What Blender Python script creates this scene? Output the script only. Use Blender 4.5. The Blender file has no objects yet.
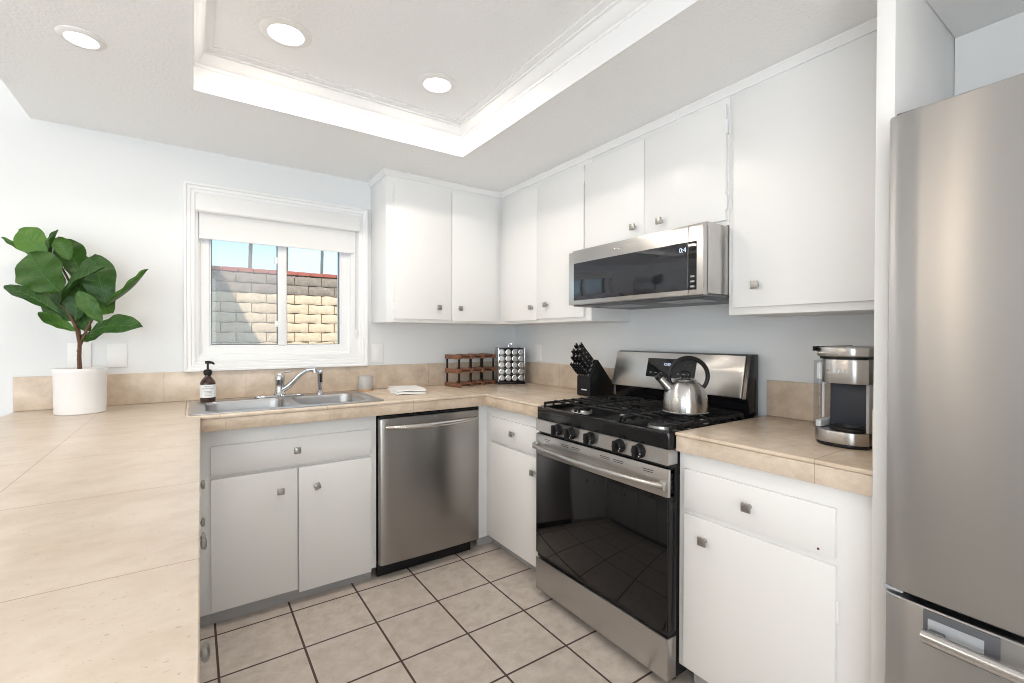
import bpy, bmesh, math, random
from mathutils import Vector, Matrix
from mathutils.geometry import tessellate_polygon
random.seed(7)
S = bpy.context.scene
COL = S.collection
PI = math.pi

# ------------------------------------------------------------------ camera
cam_d = bpy.data.cameras.new('camera'); cam = bpy.data.objects.new('camera', cam_d); COL.objects.link(cam)
CR = Vector((0.82382059, -0.56684755, 0.00186896)); CU = Vector((0.00406778, 0.00920881, 0.99994932)); CF = Vector((0.56683604, 0.82377124, -0.00989222))
M3 = Matrix((CR, CU, -CF)).transposed()
cam.matrix_world = Matrix.Translation((0, 0, 1.245)) @ M3.to_4x4()
cam_d.sensor_width = 36.0; cam_d.lens = 462.744 / 1024 * 36.0; cam_d.clip_start = 0.05
S.camera = cam

# ------------------------------------------------------------------ view, sky, sun, daylight through the openings, added fill lamps
S.view_settings.view_transform = 'Standard'; S.view_settings.look = 'None'
S.view_settings.exposure = 0.10; S.view_settings.gamma = 1.0; S.view_settings.use_curve_mapping = False
S.cycles.max_bounces = 10; S.cycles.diffuse_bounces = 6; S.cycles.glossy_bounces = 5; S.cycles.transparent_max_bounces = 12
S.cycles.sample_clamp_indirect = 6.0; S.cycles.filter_width = 1.0
W = bpy.data.worlds.new('sky'); S.world = W; W.use_nodes = True
wn = W.node_tree.nodes; wl = W.node_tree.links
bg = wn['Background']
tc = wn.new('ShaderNodeTexCoord'); sx_ = wn.new('ShaderNodeSeparateXYZ'); wl.new(tc.outputs['Generated'], sx_.inputs[0])
rp = wn.new('ShaderNodeValToRGB'); wl.new(sx_.outputs['Z'], rp.inputs['Fac'])
rp.color_ramp.elements[0].position = 0.0; rp.color_ramp.elements[0].color = (.62, .87, 1.0, 1)
rp.color_ramp.elements[1].position = .9; rp.color_ramp.elements[1].color = (.34, .50, .78, 1)
wl.new(rp.outputs['Color'], bg.inputs['Color']); bg.inputs['Strength'].default_value = 1.75

def lamp(name, kind, loc, direction, energy, color=(1, 1, 1), size=1.0, size_y=None, shape='RECTANGLE', **kw):
    d = bpy.data.lights.new(name, kind); o = bpy.data.objects.new(name, d); COL.objects.link(o)
    o.location = loc; o.rotation_euler = Vector(direction).to_track_quat('-Z', 'Y').to_euler()
    d.energy = energy; d.color = color
    if kind == 'AREA':
        d.shape = shape; d.size = size
        if size_y: d.size_y = size_y
    for k, v in kw.items(): setattr(d, k, v)
    return o
sun = lamp('sun', 'SUN', (0, -6, 9), (0.295, 1.0, -0.62), 3.9, (1.0, 0.93, 0.82), angle=math.radians(0.6))
lamp('daylight_patio_door', 'AREA', (-4.12, -1.75, 1.15), (1, 0.12, 0.02), 62, (0.88, 0.94, 1.0), 2.3, 2.0)
lamp('added_rear_daylight', 'AREA', (-1.2, -3.12, 1.45), (0, 1, 0.02), 30, (1.0, 0.965, 0.91), 3.0, 1.5)  # area lamp added at an unseen rear window to light the sink side
for lx, ly in ((-2.6, -0.6), (0.6, -1.9), (-1.2, -1.9)):
    lamp('living_room_downlight', 'AREA', (lx, ly, 2.585), (0, 0, -1), 8, (1.0, 0.86, 0.70), 0.16, shape='DISK')

lamp('added_streak_lamp', 'POINT', (-2.6, 1.69, 2.5), (0, 0, -1), 17, (1.0, 0.80, 0.60), shadow_soft_size=.05)  # unseen lamps added to put warm streaks on the refrigerator door
lamp('added_streak_lamp', 'POINT', (-2.6, 2.06, 2.5), (0, 0, -1), 8, (1.0, 0.80, 0.62), shadow_soft_size=.05)
lamp('added_fill_light', 'AREA', (-0.5, -1.1, 0.95), (0.35, 0.9, 0.3), 16, (0.98, 0.99, 1.0), 1.0, shape='DISK')  # soft fill lamp added behind the camera to lift ceiling and shaded walls

# ------------------------------------------------------------------ mesh builder
class MB:
    def __init__(self): self.bm = bmesh.new(); self.M = Matrix()
    def _add(self, b):
        bmesh.ops.transform(b, matrix=self.M, verts=b.verts)
        if self.M.determinant() < 0: bmesh.ops.reverse_faces(b, faces=b.faces)
        me = bpy.data.meshes.new('t'); b.to_mesh(me); b.free(); self.bm.from_mesh(me); bpy.data.meshes.remove(me); return self
    def box(self, x0, x1, y0, y1, z0, z1, b=0.0, seg=2):
        t = bmesh.new(); bmesh.ops.create_cube(t, size=1)
        for v in t.verts: v.co = Vector((x0 + (v.co.x + .5) * (x1 - x0), y0 + (v.co.y + .5) * (y1 - y0), z0 + (v.co.z + .5) * (z1 - z0)))
        if b > 0: bmesh.ops.bevel(t, geom=t.edges[:], offset=b, segments=seg, profile=.5, affect='EDGES', clamp_overlap=True)
        return self._add(t)
    def lathe(self, prof, o=(0, 0, 0), seg=32, R=None):
        t = bmesh.new(); rings = []
        for r, z in prof:
            if r < 1e-6: rings.append([t.verts.new((0, 0, z))])
            else: rings.append([t.verts.new((r * math.cos(2 * PI * k / seg), r * math.sin(2 * PI * k / seg), z)) for k in range(seg)])
        for a, b in zip(rings, rings[1:]):
            if len(a) == 1 and len(b) == 1: continue
            for k in range(seg):
                k2 = (k + 1) % seg
                if len(a) == 1: t.faces.new((a[0], b[k2], b[k]))
                elif len(b) == 1: t.faces.new((a[k], a[k2], b[0]))
                else: t.faces.new((a[k], a[k2], b[k2], b[k]))
        m = Matrix.Translation(o)
        if R is not None: m = m @ R.to_4x4()
        bmesh.ops.transform(t, matrix=m, verts=t.verts)
        return self._add(t)
    def cyl(self, p0, p1, r0, r1=None, seg=24, b=0.0):
        p0 = Vector(p0); p1 = Vector(p1); r1 = r0 if r1 is None else r1; L = (p1 - p0).length
        R = (p1 - p0).to_track_quat('Z', 'Y').to_matrix()
        if b > 0: pr = [(0, 0), (r0 - b, 0), (r0, b), (r1, L - b), (r1 - b, L), (0, L)]
        else: pr = [(0, 0), (r0, 0), (r1, L), (0, L)]
        return self.lathe(pr, p0, seg, R)
    def tube(self, pts, r, seg=10, closed=False, flat=1.0):
        pts = [Vector(p) for p in pts]; n = len(pts); t = bmesh.new(); rings = []
        rr = r if isinstance(r, (list, tuple)) else [r] * n
        prev = None
        for i, p in enumerate(pts):
            a = pts[(i - 1) % n] if (closed or i > 0) else p; b = pts[(i + 1) % n] if (closed or i < n - 1) else p
            d = (b - a).normalized()
            if prev is None:
                u = d.orthogonal().normalized() if abs(d.z) > .9 else Vector((0, 0, 1)).cross(d).normalized()
            else:
                u = (prev - d * prev.dot(d)).normalized()
            prev = u; v = d.cross(u)
            rings.append([t.verts.new(p + (u * math.cos(2 * PI * k / seg) + v * flat * math.sin(2 * PI * k / seg)) * rr[i]) for k in range(seg)])
        prs = list(zip(rings, rings[1:])) + ([(rings[-1], rings[0])] if closed else [])
        for a, b in prs:
            for k in range(seg):
                k2 = (k + 1) % seg; t.faces.new((a[k], a[k2], b[k2], b[k]))
        if not closed:
            t.faces.new(list(reversed(rings[0]))); t.faces.new(rings[-1])
        bmesh.ops.recalc_face_normals(t, faces=t.faces)
        return self._add(t)
    def loft(self, loops, caps=(True, True), closed=True):
        t = bmesh.new(); R = [[t.verts.new(p) for p in L] for L in loops]
        for a, b in zip(R, R[1:]):
            n = len(a)
            for k in range(n if closed else n - 1):
                k2 = (k + 1) % n; t.faces.new((a[k], a[k2], b[k2], b[k]))
        if caps[0]: t.faces.new(list(reversed(R[0])))
        if caps[1]: t.faces.new(R[-1])
        bmesh.ops.recalc_face_normals(t, faces=t.faces)
        return self._add(t)
    def prism(self, outer, z0, z1, holes=(), b=0.0, seg=2, axis='z'):
        # polygon (with holes) extruded; axis x: poly=(y,z), axis y: poly=(x,z)
        t = bmesh.new(); polys = [list(outer)] + [list(h) for h in holes]
        flat = [p for P in polys for p in P]
        top = [t.verts.new((p[0], p[1], z1)) for p in flat]; bot = [t.verts.new((p[0], p[1], z0)) for p in flat]
        if holes:
            for tri in tessellate_polygon([[Vector((p[0], p[1], 0)) for p in P] for P in polys]):
                try:
                    t.faces.new([top[i] for i in tri]); t.faces.new([bot[i] for i in reversed(tri)])
                except ValueError: pass
        else:
            t.faces.new(top); t.faces.new(list(reversed(bot)))
        k = 0; rim = []
        for P in polys:
            n = len(P)
            for i in range(n):
                j = (i + 1) % n
                t.faces.new((top[k + i], bot[k + i], bot[k + j], top[k + j]))
                rim.append((top[k + i], top[k + j])); rim.append((bot[k + i], bot[k + j]))
            k += n
        bmesh.ops.recalc_face_normals(t, faces=t.faces)
        if b > 0:
            es = [t.edges.get(e) for e in rim]
            bmesh.ops.bevel(t, geom=[e for e in es if e], offset=b, segments=seg, profile=.5, affect='EDGES', clamp_overlap=True)
        if axis == 'x': bmesh.ops.transform(t, matrix=Matrix(((0, 0, 1, 0), (1, 0, 0, 0), (0, 1, 0, 0), (0, 0, 0, 1))), verts=t.verts)
        if axis == 'y':
            bmesh.ops.transform(t, matrix=Matrix(((1, 0, 0, 0), (0, 0, 1, 0), (0, 1, 0, 0), (0, 0, 0, 1))), verts=t.verts); bmesh.ops.reverse_faces(t, faces=t.faces)
        return self._add(t)
    def ball(self, c, r, sc=(1, 1, 1), seg=20):
        t = bmesh.new(); bmesh.ops.create_uvsphere(t, u_segments=seg, v_segments=max(6, seg // 2), radius=r)
        for v in t.verts: v.co = Vector((c[0] + v.co.x * sc[0], c[1] + v.co.y * sc[1], c[2] + v.co.z * sc[2]))
        return self._add(t)
    def text(self, body, size, M, depth=.0004):
        cu = bpy.data.curves.new('t', 'FONT'); cu.body = body; cu.size = size; cu.extrude = depth; cu.align_x = 'CENTER'; cu.align_y = 'CENTER'
        o = bpy.data.objects.new('t', cu); COL.objects.link(o)
        dg = bpy.context.evaluated_depsgraph_get(); me = bpy.data.meshes.new_from_object(o.evaluated_get(dg))
        t = bmesh.new(); t.from_mesh(me); bpy.data.meshes.remove(me); bpy.data.objects.remove(o); bpy.data.curves.remove(cu)
        bmesh.ops.transform(t, matrix=M, verts=t.verts)
        return self._add(t)
    def mesh(self, name, base=(0, 0, 0), smooth=True, ang=35):
        bmesh.ops.translate(self.bm, vec=-Vector(base), verts=self.bm.verts)
        me = bpy.data.meshes.new(name); self.bm.to_mesh(me); self.bm.free()
        if smooth:
            me.polygons.foreach_set('use_smooth', [True] * len(me.polygons)); me.set_sharp_from_angle(angle=math.radians(ang))
        return me

ROOT = {}
def thing(name, label, cat, loc=(0, 0, 0), group=None, rz=0.0):
    o = bpy.data.objects.new(name, None); COL.objects.link(o); o.location = loc; o.rotation_euler.z = rz
    o.empty_display_size = .05
    o['label'] = label; o['category'] = cat
    if group: o['group'] = group
    ROOT[o.name] = Vector(loc); return o
def part(par, name, mb, mat, label=None, local=False, ang=35, smooth=True):
    base = Vector((0, 0, 0)) if local else ROOT[par.name]
    me = mb.mesh(name, base, smooth, ang); o = bpy.data.objects.new(name, me); COL.objects.link(o); o.parent = par
    me.materials.append(mat); ROOT[o.name] = base
    if label: o['label'] = label
    return o
def single(name, label, cat, mb, mat, base=(0, 0, 0), group=None, ang=35):
    me = mb.mesh(name, base, True, ang); o = bpy.data.objects.new(name, me); COL.objects.link(o); o.location = base
    me.materials.append(mat); o['label'] = label; o['category'] = cat
    if group: o['group'] = group
    ROOT[o.name] = Vector(base); return o
def struct(name, mb, mat, par=None, label=None):
    me = mb.mesh(name); o = bpy.data.objects.new(name, me); COL.objects.link(o); me.materials.append(mat)
    ROOT[o.name] = Vector((0, 0, 0))
    if par: o.parent = par
    else:
        o['kind'] = 'structure'
    if label: o['label'] = label
    return o
def copy_tree(o, par=None):
    c = o.copy(); COL.objects.link(c)
    if par: c.parent = par
    for ch in [x for x in bpy.data.objects if x.parent == o]: copy_tree(ch, c)
    return c

# ------------------------------------------------------------------ materials
def mat(name, col, rough=.5, metal=0.0, **kw):
    m = bpy.data.materials.new(name); m.use_nodes = True; b = m.node_tree.nodes['Principled BSDF']
    b.inputs['Base Color'].default_value = (*col, 1); b.inputs['Roughness'].default_value = rough; b.inputs['Metallic'].default_value = metal
    for k, v in kw.items(): b.inputs[k].default_value = v
    return m
class NT:
    def __init__(s, m): s.t = m.node_tree; s.n = s.t.nodes; s.l = s.t.links; s.b = s.n['Principled BSDF']
    def new(s, ty, **kw):
        n = s.n.new(ty)
        for k, v in kw.items(): setattr(n, k, v)
        return n
    def math(s, op, a, b=None):
        n = s.n.new('ShaderNodeMath'); n.operation = op
        for i, v in enumerate((a, b)):
            if v is None: continue
            if isinstance(v, (int, float)): n.inputs[i].default_value = v
            else: s.l.new(v, n.inputs[i])
        return n.outputs[0]
    def noise(s, vec, scale, detail=4, rough=.55, dist=0.0):
        n = s.n.new('ShaderNodeTexNoise'); n.inputs['Scale'].default_value = scale; n.inputs['Detail'].default_value = detail
        n.inputs['Roughness'].default_value = rough; n.inputs['Distortion'].default_value = dist
        if vec is not None: s.l.new(vec, n.inputs['Vector'])
        return n.outputs['Fac']
    def mapping(s, vec, scale):
        n = s.n.new('ShaderNodeMapping'); s.l.new(vec, n.inputs['Vector']); n.inputs['Scale'].default_value = scale; return n.outputs[0]
    def ramp(s, fac, stops):
        n = s.n.new('ShaderNodeValToRGB'); s.l.new(fac, n.inputs['Fac']); e = n.color_ramp.elements
        while len(e) < len(stops): e.new(.5)
        for el, (p, c) in zip(e, stops): el.position = p; el.color = (*c, 1) if len(c) == 3 else c
        return n.outputs['Color']
    def mix(s, f, a, b, mode='MIX'):
        n = s.n.new('ShaderNodeMix'); n.data_type = 'RGBA'; n.blend_type = mode
        for i, v in ((0, f), (6, a), (7, b)):
            if isinstance(v, (int, float)): n.inputs[i].default_value = v
            elif isinstance(v, tuple): n.inputs[i].default_value = (*v, 1)
            else: s.l.new(v, n.inputs[i])
        return n.outputs[2]
    def bump(s, h, strength=.2, dist=.002):
        n = s.n.new('ShaderNodeBump'); n.inputs['Strength'].default_value = strength; n.inputs['Distance'].default_value = dist
        s.l.new(h, n.inputs['Height']); s.l.new(n.outputs[0], s.b.inputs['Normal'])
    def pos(s): return s.new('ShaderNodeNewGeometry').outputs['Position']
    def xyz(s, v):
        n = s.new('ShaderNodeSeparateXYZ'); s.l.new(v, n.inputs[0]); return n.outputs

def paint(name, col, rough, bump=.06, sc=90):
    m = mat(name, col, rough); t = NT(m); t.bump(t.noise(t.pos(), sc, 3), bump, .004); return m
def seams(t, comps):
    # comps: list of (socket, origin, pitch, halfwidth) -> 1 inside a seam
    out = None
    for sck, o, p, hw in comps:
        f = t.math('FRACT', t.math('ADD', t.math('DIVIDE', t.math('SUBTRACT', sck, o), p), 100.5))
        d = t.math('ABSOLUTE', t.math('SUBTRACT', f, .5))
        g = t.math('LESS_THAN', d, hw / p)
        out = g if out is None else t.math('MAXIMUM', out, g)
    return out
def travertine(name, c0, c1, stretch, seam=None, rough=.32, pits=True, seamcol=(.40, .30, .22)):
    m = mat(name, c0, rough); t = NT(m); P = t.pos()
    v = t.mapping(P, stretch); n1 = t.noise(v, 5.5, 9, .68, .3); n2 = t.noise(P, 22, 6, .65)
    f = t.math('ADD', t.math('MULTIPLY', n1, .72), t.math('MULTIPLY', n2, .28))
    col = t.ramp(f, [(.36, c1), (.5, tuple(a * .6 + b * .4 for a, b in zip(c0, c1))), (.60, c0)])
    h = f
    if pits:
        n3 = t.noise(t.mapping(P, tuple(s * 1.0 for s in stretch)), 105, 3, .5)
        pit = t.ramp(n3, [(.655, (0, 0, 0)), (.70, (1, 1, 1))])
        col = t.mix(t.math('MULTIPLY', pit, .6), col, tuple(c * .62 for c in c1))
        h = t.math('SUBTRACT', f, t.math('MULTIPLY', pit, .5))
    if seam:
        X, Y, Z = t.xyz(P); dd = {'x': X, 'y': Y, 'z': Z}
        sm = seams(t, [(dd[a], o, p, hw) for a, o, p, hw in seam])
        col = t.mix(sm, col, seamcol); h = t.math('SUBTRACT', h, t.math('MULTIPLY', sm, 1.0))
    t.l.new(col, t.b.inputs['Base Color']); t.bump(h, .18, .003); return m
def steel(name, col=(.60, .59, .575), rough=.27, aniso=.75, rot=.25, streak=(1, 1, 60)):
    m = mat(name, col, rough, 1.0); t = NT(m); t.b.inputs['Anisotropic'].default_value = aniso; t.b.inputs['Anisotropic Rotation'].default_value = rot
    tg = t.new('ShaderNodeTangent', direction_type='RADIAL', axis='Z'); t.l.new(tg.outputs[0], t.b.inputs['Tangent'])
    n = t.noise(t.mapping(t.pos(), streak), 8, 4, .6)
    r = t.math('ADD', t.math('MULTIPLY', n, .03), rough - .015); t.l.new(r, t.b.inputs['Roughness'])
    return m

WALL = paint('wall_paint', (.765, .785, .80), .55)
CEIL = paint('ceiling_paint', (.90, .915, .93), .7, .7, 85)
TRIM = mat('trim_paint', (.86, .865, .875), .35)
CAB = paint('cabinet_enamel', (.845, .843, .838), .33, .03, 40)
CABIN = mat('cabinet_edge_paint', (.80, .80, .79), .45)
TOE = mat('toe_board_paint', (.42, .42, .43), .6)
DARK = mat('dark_gap', (.02, .02, .02), .7)
BLACK = mat('black_enamel', (.007, .007, .008), .16, **{'Specular IOR Level': .35})
BLACKM = mat('black_plastic', (.009, .009, .010), .40, **{'Specular IOR Level': .3})
IRON = mat('cast_iron', (.010, .010, .011), .38, **{'Specular IOR Level': .4})
GLASSB = mat('black_glass', (.004, .004, .005), .035, **{'Specular IOR Level': .42})
GLASSM = mat('smoked_glass', (.016, .018, .024), .03, **{'Specular IOR Level': .6})
STEEL = steel('brushed_steel', (.54, .525, .51), .28)
STEELD = steel('brushed_steel_dishwasher', (.37, .355, .34), .30)
STEELV = steel('brushed_steel_fridge', (.485, .487, .49), .30, .97)
HANDLE = mat('polished_handle_steel', (.66, .65, .64), .2, 1.0)
STEELS = mat('satin_sink_steel', (.47, .47, .475), .33, 1.0)
STEELK = steel('kettle_steel', (.60, .59, .575), .24, .85)
CHROME = mat('chrome', (.62, .62, .63), .09, 1.0)
JARCAP = mat('jar_cap', (.52, .52, .52), .25, 1.0)
PEWTER = mat('pewter', (.42, .41, .39), .32, 1.0)
GREYP = mat('grey_plastic', (.10, .105, .115), .4)
GREYL = mat('light_grey_plastic', (.38, .40, .43), .35)
WHITEP = mat('white_plastic', (.84, .84, .84), .4)
WHITEC = mat('white_ceramic', (.83, .82, .815), .45)
VINYL = mat('white_vinyl', (.85, .855, .86), .35)
SHADE = mat('shade_fabric', (.80, .80, .80), .8)
RED = mat('red_paint', (.55, .03, .02), .4)
MARK = mat('white_marking', (.75, .77, .8), .5)
DISP = mat('blue_display', (.0, .0, .0), .3, **{'Emission Color': (.65, .8, 1, 1), 'Emission Strength': 1.2})
LENS = mat('lamp_lens', (1, 1, 1), .5, **{'Emission Color': (1, .95, .87, 1), 'Emission Strength': 9.0})
SOIL = mat('potting_soil', (.03, .02, .014), .95)
TOWEL = mat('white_cloth', (.85, .84, .83), .9)
CUPG = mat('grey_glaze', (.47, .47, .46), .5)
TAN = mat('raw_clay_foot', (.52, .33, .18), .7)
AMBER = mat('amber_glass', (.035, .008, .005), .08, **{'Coat Weight': .5})
PAPER = mat('paper_label', (.82, .82, .82), .7)
INK = mat('printed_ink', (.16, .17, .2), .7)
TRAV = (.655, .52, .405); TRAV2 = (.52, .385, .28)
COUNTER = travertine('travertine_counter', (.66, .57, .475), (.55, .45, .355), (1.0, 1.7, 1.0), [('x', -.338, 2.0, .0013), ('y', .83, .44, .0013)], .30)
COUNTERB = travertine('travertine_counter_back', (.73, .615, .495), (.58, .46, .35), (1.7, 1.0, 1.0), [('x', .52, .43, .0011)], .25)
COUNTERR = travertine('travertine_counter_right', (.72, .60, .475), (.57, .45, .34), (1.0, 1.6, 1.0), [('y', .567, .44, .0013)], .25)
EDGE = travertine('travertine_edge', (.72, .60, .475), (.50, .385, .28), (1, 1, 2.0), [('x', .111, .42, .001)], .35)
EDGER = travertine('travertine_edge_right', (.74, .63, .52), (.54, .43, .33), (1, 1, 2.0), [('y', .567, .44, .001)], .35)
SPLASH = travertine('travertine_splash', (.70, .59, .48), (.50, .395, .30), (1, 1, 1), [('x', .234, .3575, .001)], .3, False)
SPLASHR = travertine('travertine_splash_right', (.70, .59, .48), (.50, .395, .30), (1, 1, 1), [('y', .60, .44, .001)], .3, False)

FLOOR = mat('floor_tile', (.6, .55, .5), .3); t = NT(FLOOR); P = t.pos(); X, Y, Z = t.xyz(P)
PT = .2905
g = seams(t, [(X, .071, PT, .0042), (Y, 2.2745, PT, .0042)])
cx = t.math('FLOOR', t.math('DIVIDE', t.math('SUBTRACT', X, .071), PT)); cy = t.math('FLOOR', t.math('DIVIDE', t.math('SUBTRACT', Y, 2.2745), PT))
cv = t.new('ShaderNodeCombineXYZ'); t.l.new(cx, cv.inputs[0]); t.l.new(cy, cv.inputs[1])
wnz = t.new('ShaderNodeTexWhiteNoise', noise_dimensions='3D'); t.l.new(cv.outputs[0], wnz.inputs['Vector'])
base = t.ramp(t.noise(P, 16, 9, .7, .3), [(.3, (.47, .405, .355)), (.5, (.585, .52, .465)), (.70, (.67, .61, .555))])
base = t.mix(t.math('MULTIPLY', wnz.outputs['Value'], .22), base, (.50, .43, .38))
t.l.new(t.mix(g, base, (.075, .05, .042)), t.b.inputs['Base Color'])
t.l.new(t.math('ADD', t.math('MULTIPLY', g, .5), .30), t.b.inputs['Roughness']); t.bump(t.math('SUBTRACT', 1.0, g), .5, .003)

WOOD = mat('walnut', (.16, .06, .03), .42); t = NT(WOOD)
t.l.new(t.ramp(t.noise(t.mapping(t.pos(), (3, 3, 14)), 9, 6, .6, 1.0), [(.3, (.12, .045, .024)), (.7, (.27, .12, .065))]), t.b.inputs['Base Color'])
LEAF = mat('fiddle_leaf', (.03, .12, .015), .42, **{'Specular IOR Level': .35}); t = NT(LEAF); oi = t.new('ShaderNodeObjectInfo')
t.l.new(t.mix(t.math('POWER', oi.outputs['Random'], 2.0), t.ramp(t.noise(t.pos(), 30, 4), [(.3, (.014, .050, .008)), (.7, (.028, .085, .012))]), (.075, .185, .02)), t.b.inputs['Base Color'])
t.bump(t.noise(t.pos(), 55, 3), .25, .004)
VEIN = mat('leaf_vein', (.06, .17, .035), .45)
BARK = mat('plant_stem', (.13, .065, .035), .8)
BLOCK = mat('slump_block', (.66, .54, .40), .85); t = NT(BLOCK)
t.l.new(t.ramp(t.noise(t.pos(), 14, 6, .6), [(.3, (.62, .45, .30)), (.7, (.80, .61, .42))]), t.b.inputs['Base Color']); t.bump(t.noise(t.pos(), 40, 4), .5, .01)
BLOCKG = mat('grey_block', (.30, .25, .20), .9); t = NT(BLOCKG)  # greyer, darker block colour for the top courses
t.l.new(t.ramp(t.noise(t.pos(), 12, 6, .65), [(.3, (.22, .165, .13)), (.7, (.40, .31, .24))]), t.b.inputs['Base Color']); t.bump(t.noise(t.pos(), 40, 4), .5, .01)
MORTAR = mat('mortar', (.20, .17, .135), .9)
BRICK = mat('red_cap', (.42, .11, .07), .8)
GROUND = paint('yard_ground', (.42, .37, .31), .9, .4, 20)
PALMB = paint('palm_bark', (.16, .135, .115), .9, .6, 30)
PALML = mat('palm_frond', (.07, .12, .04), .6)
ROOFM = mat('patio_roof', (.5, .46, .4), .8)

def glass(name, tint, fac_min=.04):
    m = bpy.data.materials.new(name); m.use_nodes = True; nt = m.node_tree; nt.nodes.remove(nt.nodes['Principled BSDF'])
    tr = nt.nodes.new('ShaderNodeBsdfTransparent'); tr.inputs[0].default_value = (*tint, 1)
    gl = nt.nodes.new('ShaderNodeBsdfGlossy'); gl.inputs['Roughness'].default_value = .02
    mx = nt.nodes.new('ShaderNodeMixShader'); mx.inputs[0].default_value = fac_min
    nt.links.new(tr.outputs[0], mx.inputs[1]); nt.links.new(gl.outputs[0], mx.inputs[2])
    nt.links.new(mx.outputs[0], nt.nodes['Material Output'].inputs[0]); return m
PANE = glass('window_glass', (.95, .97, .98))
TANK = glass('tank_plastic', (.84, .85, .87))
NAVY = mat('dark_navy_plastic', (.028, .032, .045), .38)
JARG = glass('jar_glass', (.75, .75, .74))
SCREEN = bpy.data.materials.new('insect_screen'); SCREEN.use_nodes = True; nt = SCREEN.node_tree
tr = nt.nodes.new('ShaderNodeBsdfTransparent'); mx = nt.nodes.new('ShaderNodeMixShader'); mx.inputs[0].default_value = .19
pb = nt.nodes['Principled BSDF']; pb.inputs['Base Color'].default_value = (.85, .83, .85, 1); pb.inputs['Roughness'].default_value = .8
nt.links.new(tr.outputs[0], mx.inputs[1]); nt.links.new(pb.outputs[0], mx.inputs[2]); nt.links.new(mx.outputs[0], nt.nodes['Material Output'].inputs[0])

# ------------------------------------------------------------------ room shell
YB, XR, H, HR = 2.905, 2.02, 2.21, 2.62
XL, YN = -4.2, -3.2
struct('floor', MB().box(XL - .1, XR + .12, YN - .1, YB + .12, -.12, 0), FLOOR)
WX0, WX1, WZ0, WZ1 = .008, .845, 1.112, 1.985
struct('wall_back', MB().prism([(XL - .1, 0.0), (XR + .12, 0.0), (XR + .12, 2.75), (XL - .1, 2.75)], YB, YB + .14, holes=[[(WX0, WZ0), (WX1, WZ0), (WX1, WZ1), (WX0, WZ1)]], axis='y'), WALL)
struct('wall_right', MB().box(XR, XR + .12, YN, YB, 0, 2.75), WALL)
struct('wall_left', MB().prism([(YN, 0), (YB, 0), (YB, 2.75), (YN, 2.75)], XL - .12, XL, holes=[[(-2.9, .05), (-.6, .05), (-.6, 2.15), (-2.9, 2.15)]], axis='x'), WALL)
struct('wall_rear', MB().prism([(XL - 3.5, 0), (XR + .12, 0), (XR + .12, 4.4), (XL - 3.5, 4.4)], YN - .12, YN, holes=[[(-2.7, .7), (.3, .7), (.3, 2.2), (-2.7, 2.2)]], axis='y'), WALL)
struct('added_shade_wall', MB().box(.62, XR, -.70, -.545, 0, HR), WALL)  # unseen wall added to shade the refrigerator niche
SX = -.592
TX0, TX1, TY0, TY1, HT = 0.0, 1.195, -.9, 2.205, 2.368
struct('ceiling', MB().prism([(SX, -1.3), (XR, -1.3), (XR, YB), (SX, YB)], H, HR, holes=[[(TX0, TY0), (TX1, TY0), (TX1, TY1), (TX0, TY1)]]), CEIL)
struct('ceiling_tray', MB().box(TX0, TX1, TY0, TY1, HT, HR), CEIL)
struct('ceiling_living', MB().box(XL - .1, XR + .1, YN, YB, HR, HR + .14), CEIL)
def rect(d, z): return [(TX0 + d, TY0 + d, z), (TX1 - d, TY0 + d, z), (TX1 - d, TY1 - d, z), (TX0 + d, TY1 - d, z)]
def crown_profile(z1, w, h):
    p = [(0, 0), (.10, 0), (.14, .06), (.14, .16), (.22, .20), (.34, .30), (.50, .52), (.58, .66), (.70, .70), (.70, .80), (.84, .84), (.92, .90), (1.0, .92), (1.0, 1.0)]
    return [(a * w, z1 - h + c * h) for a, c in p]
struct('trim_1', MB().loft([rect(d, z) for d, z in crown_profile(HT, .066, .068)], caps=(False, False)), TRIM)
# thin fascia board lining the tray recess
m = MB()
for x0, x1, y0, y1 in ((TX0, TX0 + .004, TY0, TY1), (TX1 - .004, TX1, TY0, TY1), (TX0 + .004, TX1 - .004, TY1 - .004, TY1), (TX0 + .004, TX1 - .004, TY0, TY0 + .004)):
    m.box(x0, x1, y0, y1, H - .003, HT - .06)
struct('trim_2', m, TRIM)

# ------------------------------------------------------------------ window
win = bpy.data.objects.new('window_1', None); COL.objects.link(win); win['kind'] = 'structure'; ROOT['window_1'] = Vector((0, 0, 0))
def frame_ring(x0, x1, z0, z1, prof):
    # prof: (inset outward, y)
    return [[(x0 - d, y, z0 - d), (x1 + d, y, z0 - d), (x1 + d, y, z1 + d), (x0 - d, y, z1 + d)] for d, y in prof]
struct('window_casing', MB().loft(frame_ring(WX0, WX1, WZ0, WZ1, [(0, YB), (0, YB - .012), (.006, YB - .016), (.016, YB - .016), (.020, YB - .021), (.034, YB - .021), (.038, YB - .028), (.047, YB - .028), (.050, YB - .022), (.050, YB)]), caps=(False, False)), TRIM, win)
m = MB(); yf0, yf1 = YB + .025, YB + .095
m.loft(frame_ring(.078, .74, 1.198, 1.90, [(.058, yf1), (.058, yf0), (.048, yf0), (.044, yf0 + .006), (.010, yf0 + .006), (.004, yf0 + .016), (.0, yf0 + .016), (0, yf1)]), caps=(False, False))
m.box(WX0, WX1, YB + .001, yf1, WZ0, 1.142, .002); m.box(WX0, .022, YB + .001, yf1, 1.14, WZ1); m.box(.796, WX1, YB + .001, yf1, 1.14, WZ1); m.box(WX0, WX1, yf0, yf1, 1.956, WZ1)
struct('window_frame', m, VINYL, win)
m = MB(); m.box(.398, .444, yf0 + .008, yf1 - .01, 1.196, 1.905, .003); struct('meeting_rail', m, VINYL, win)
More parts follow.
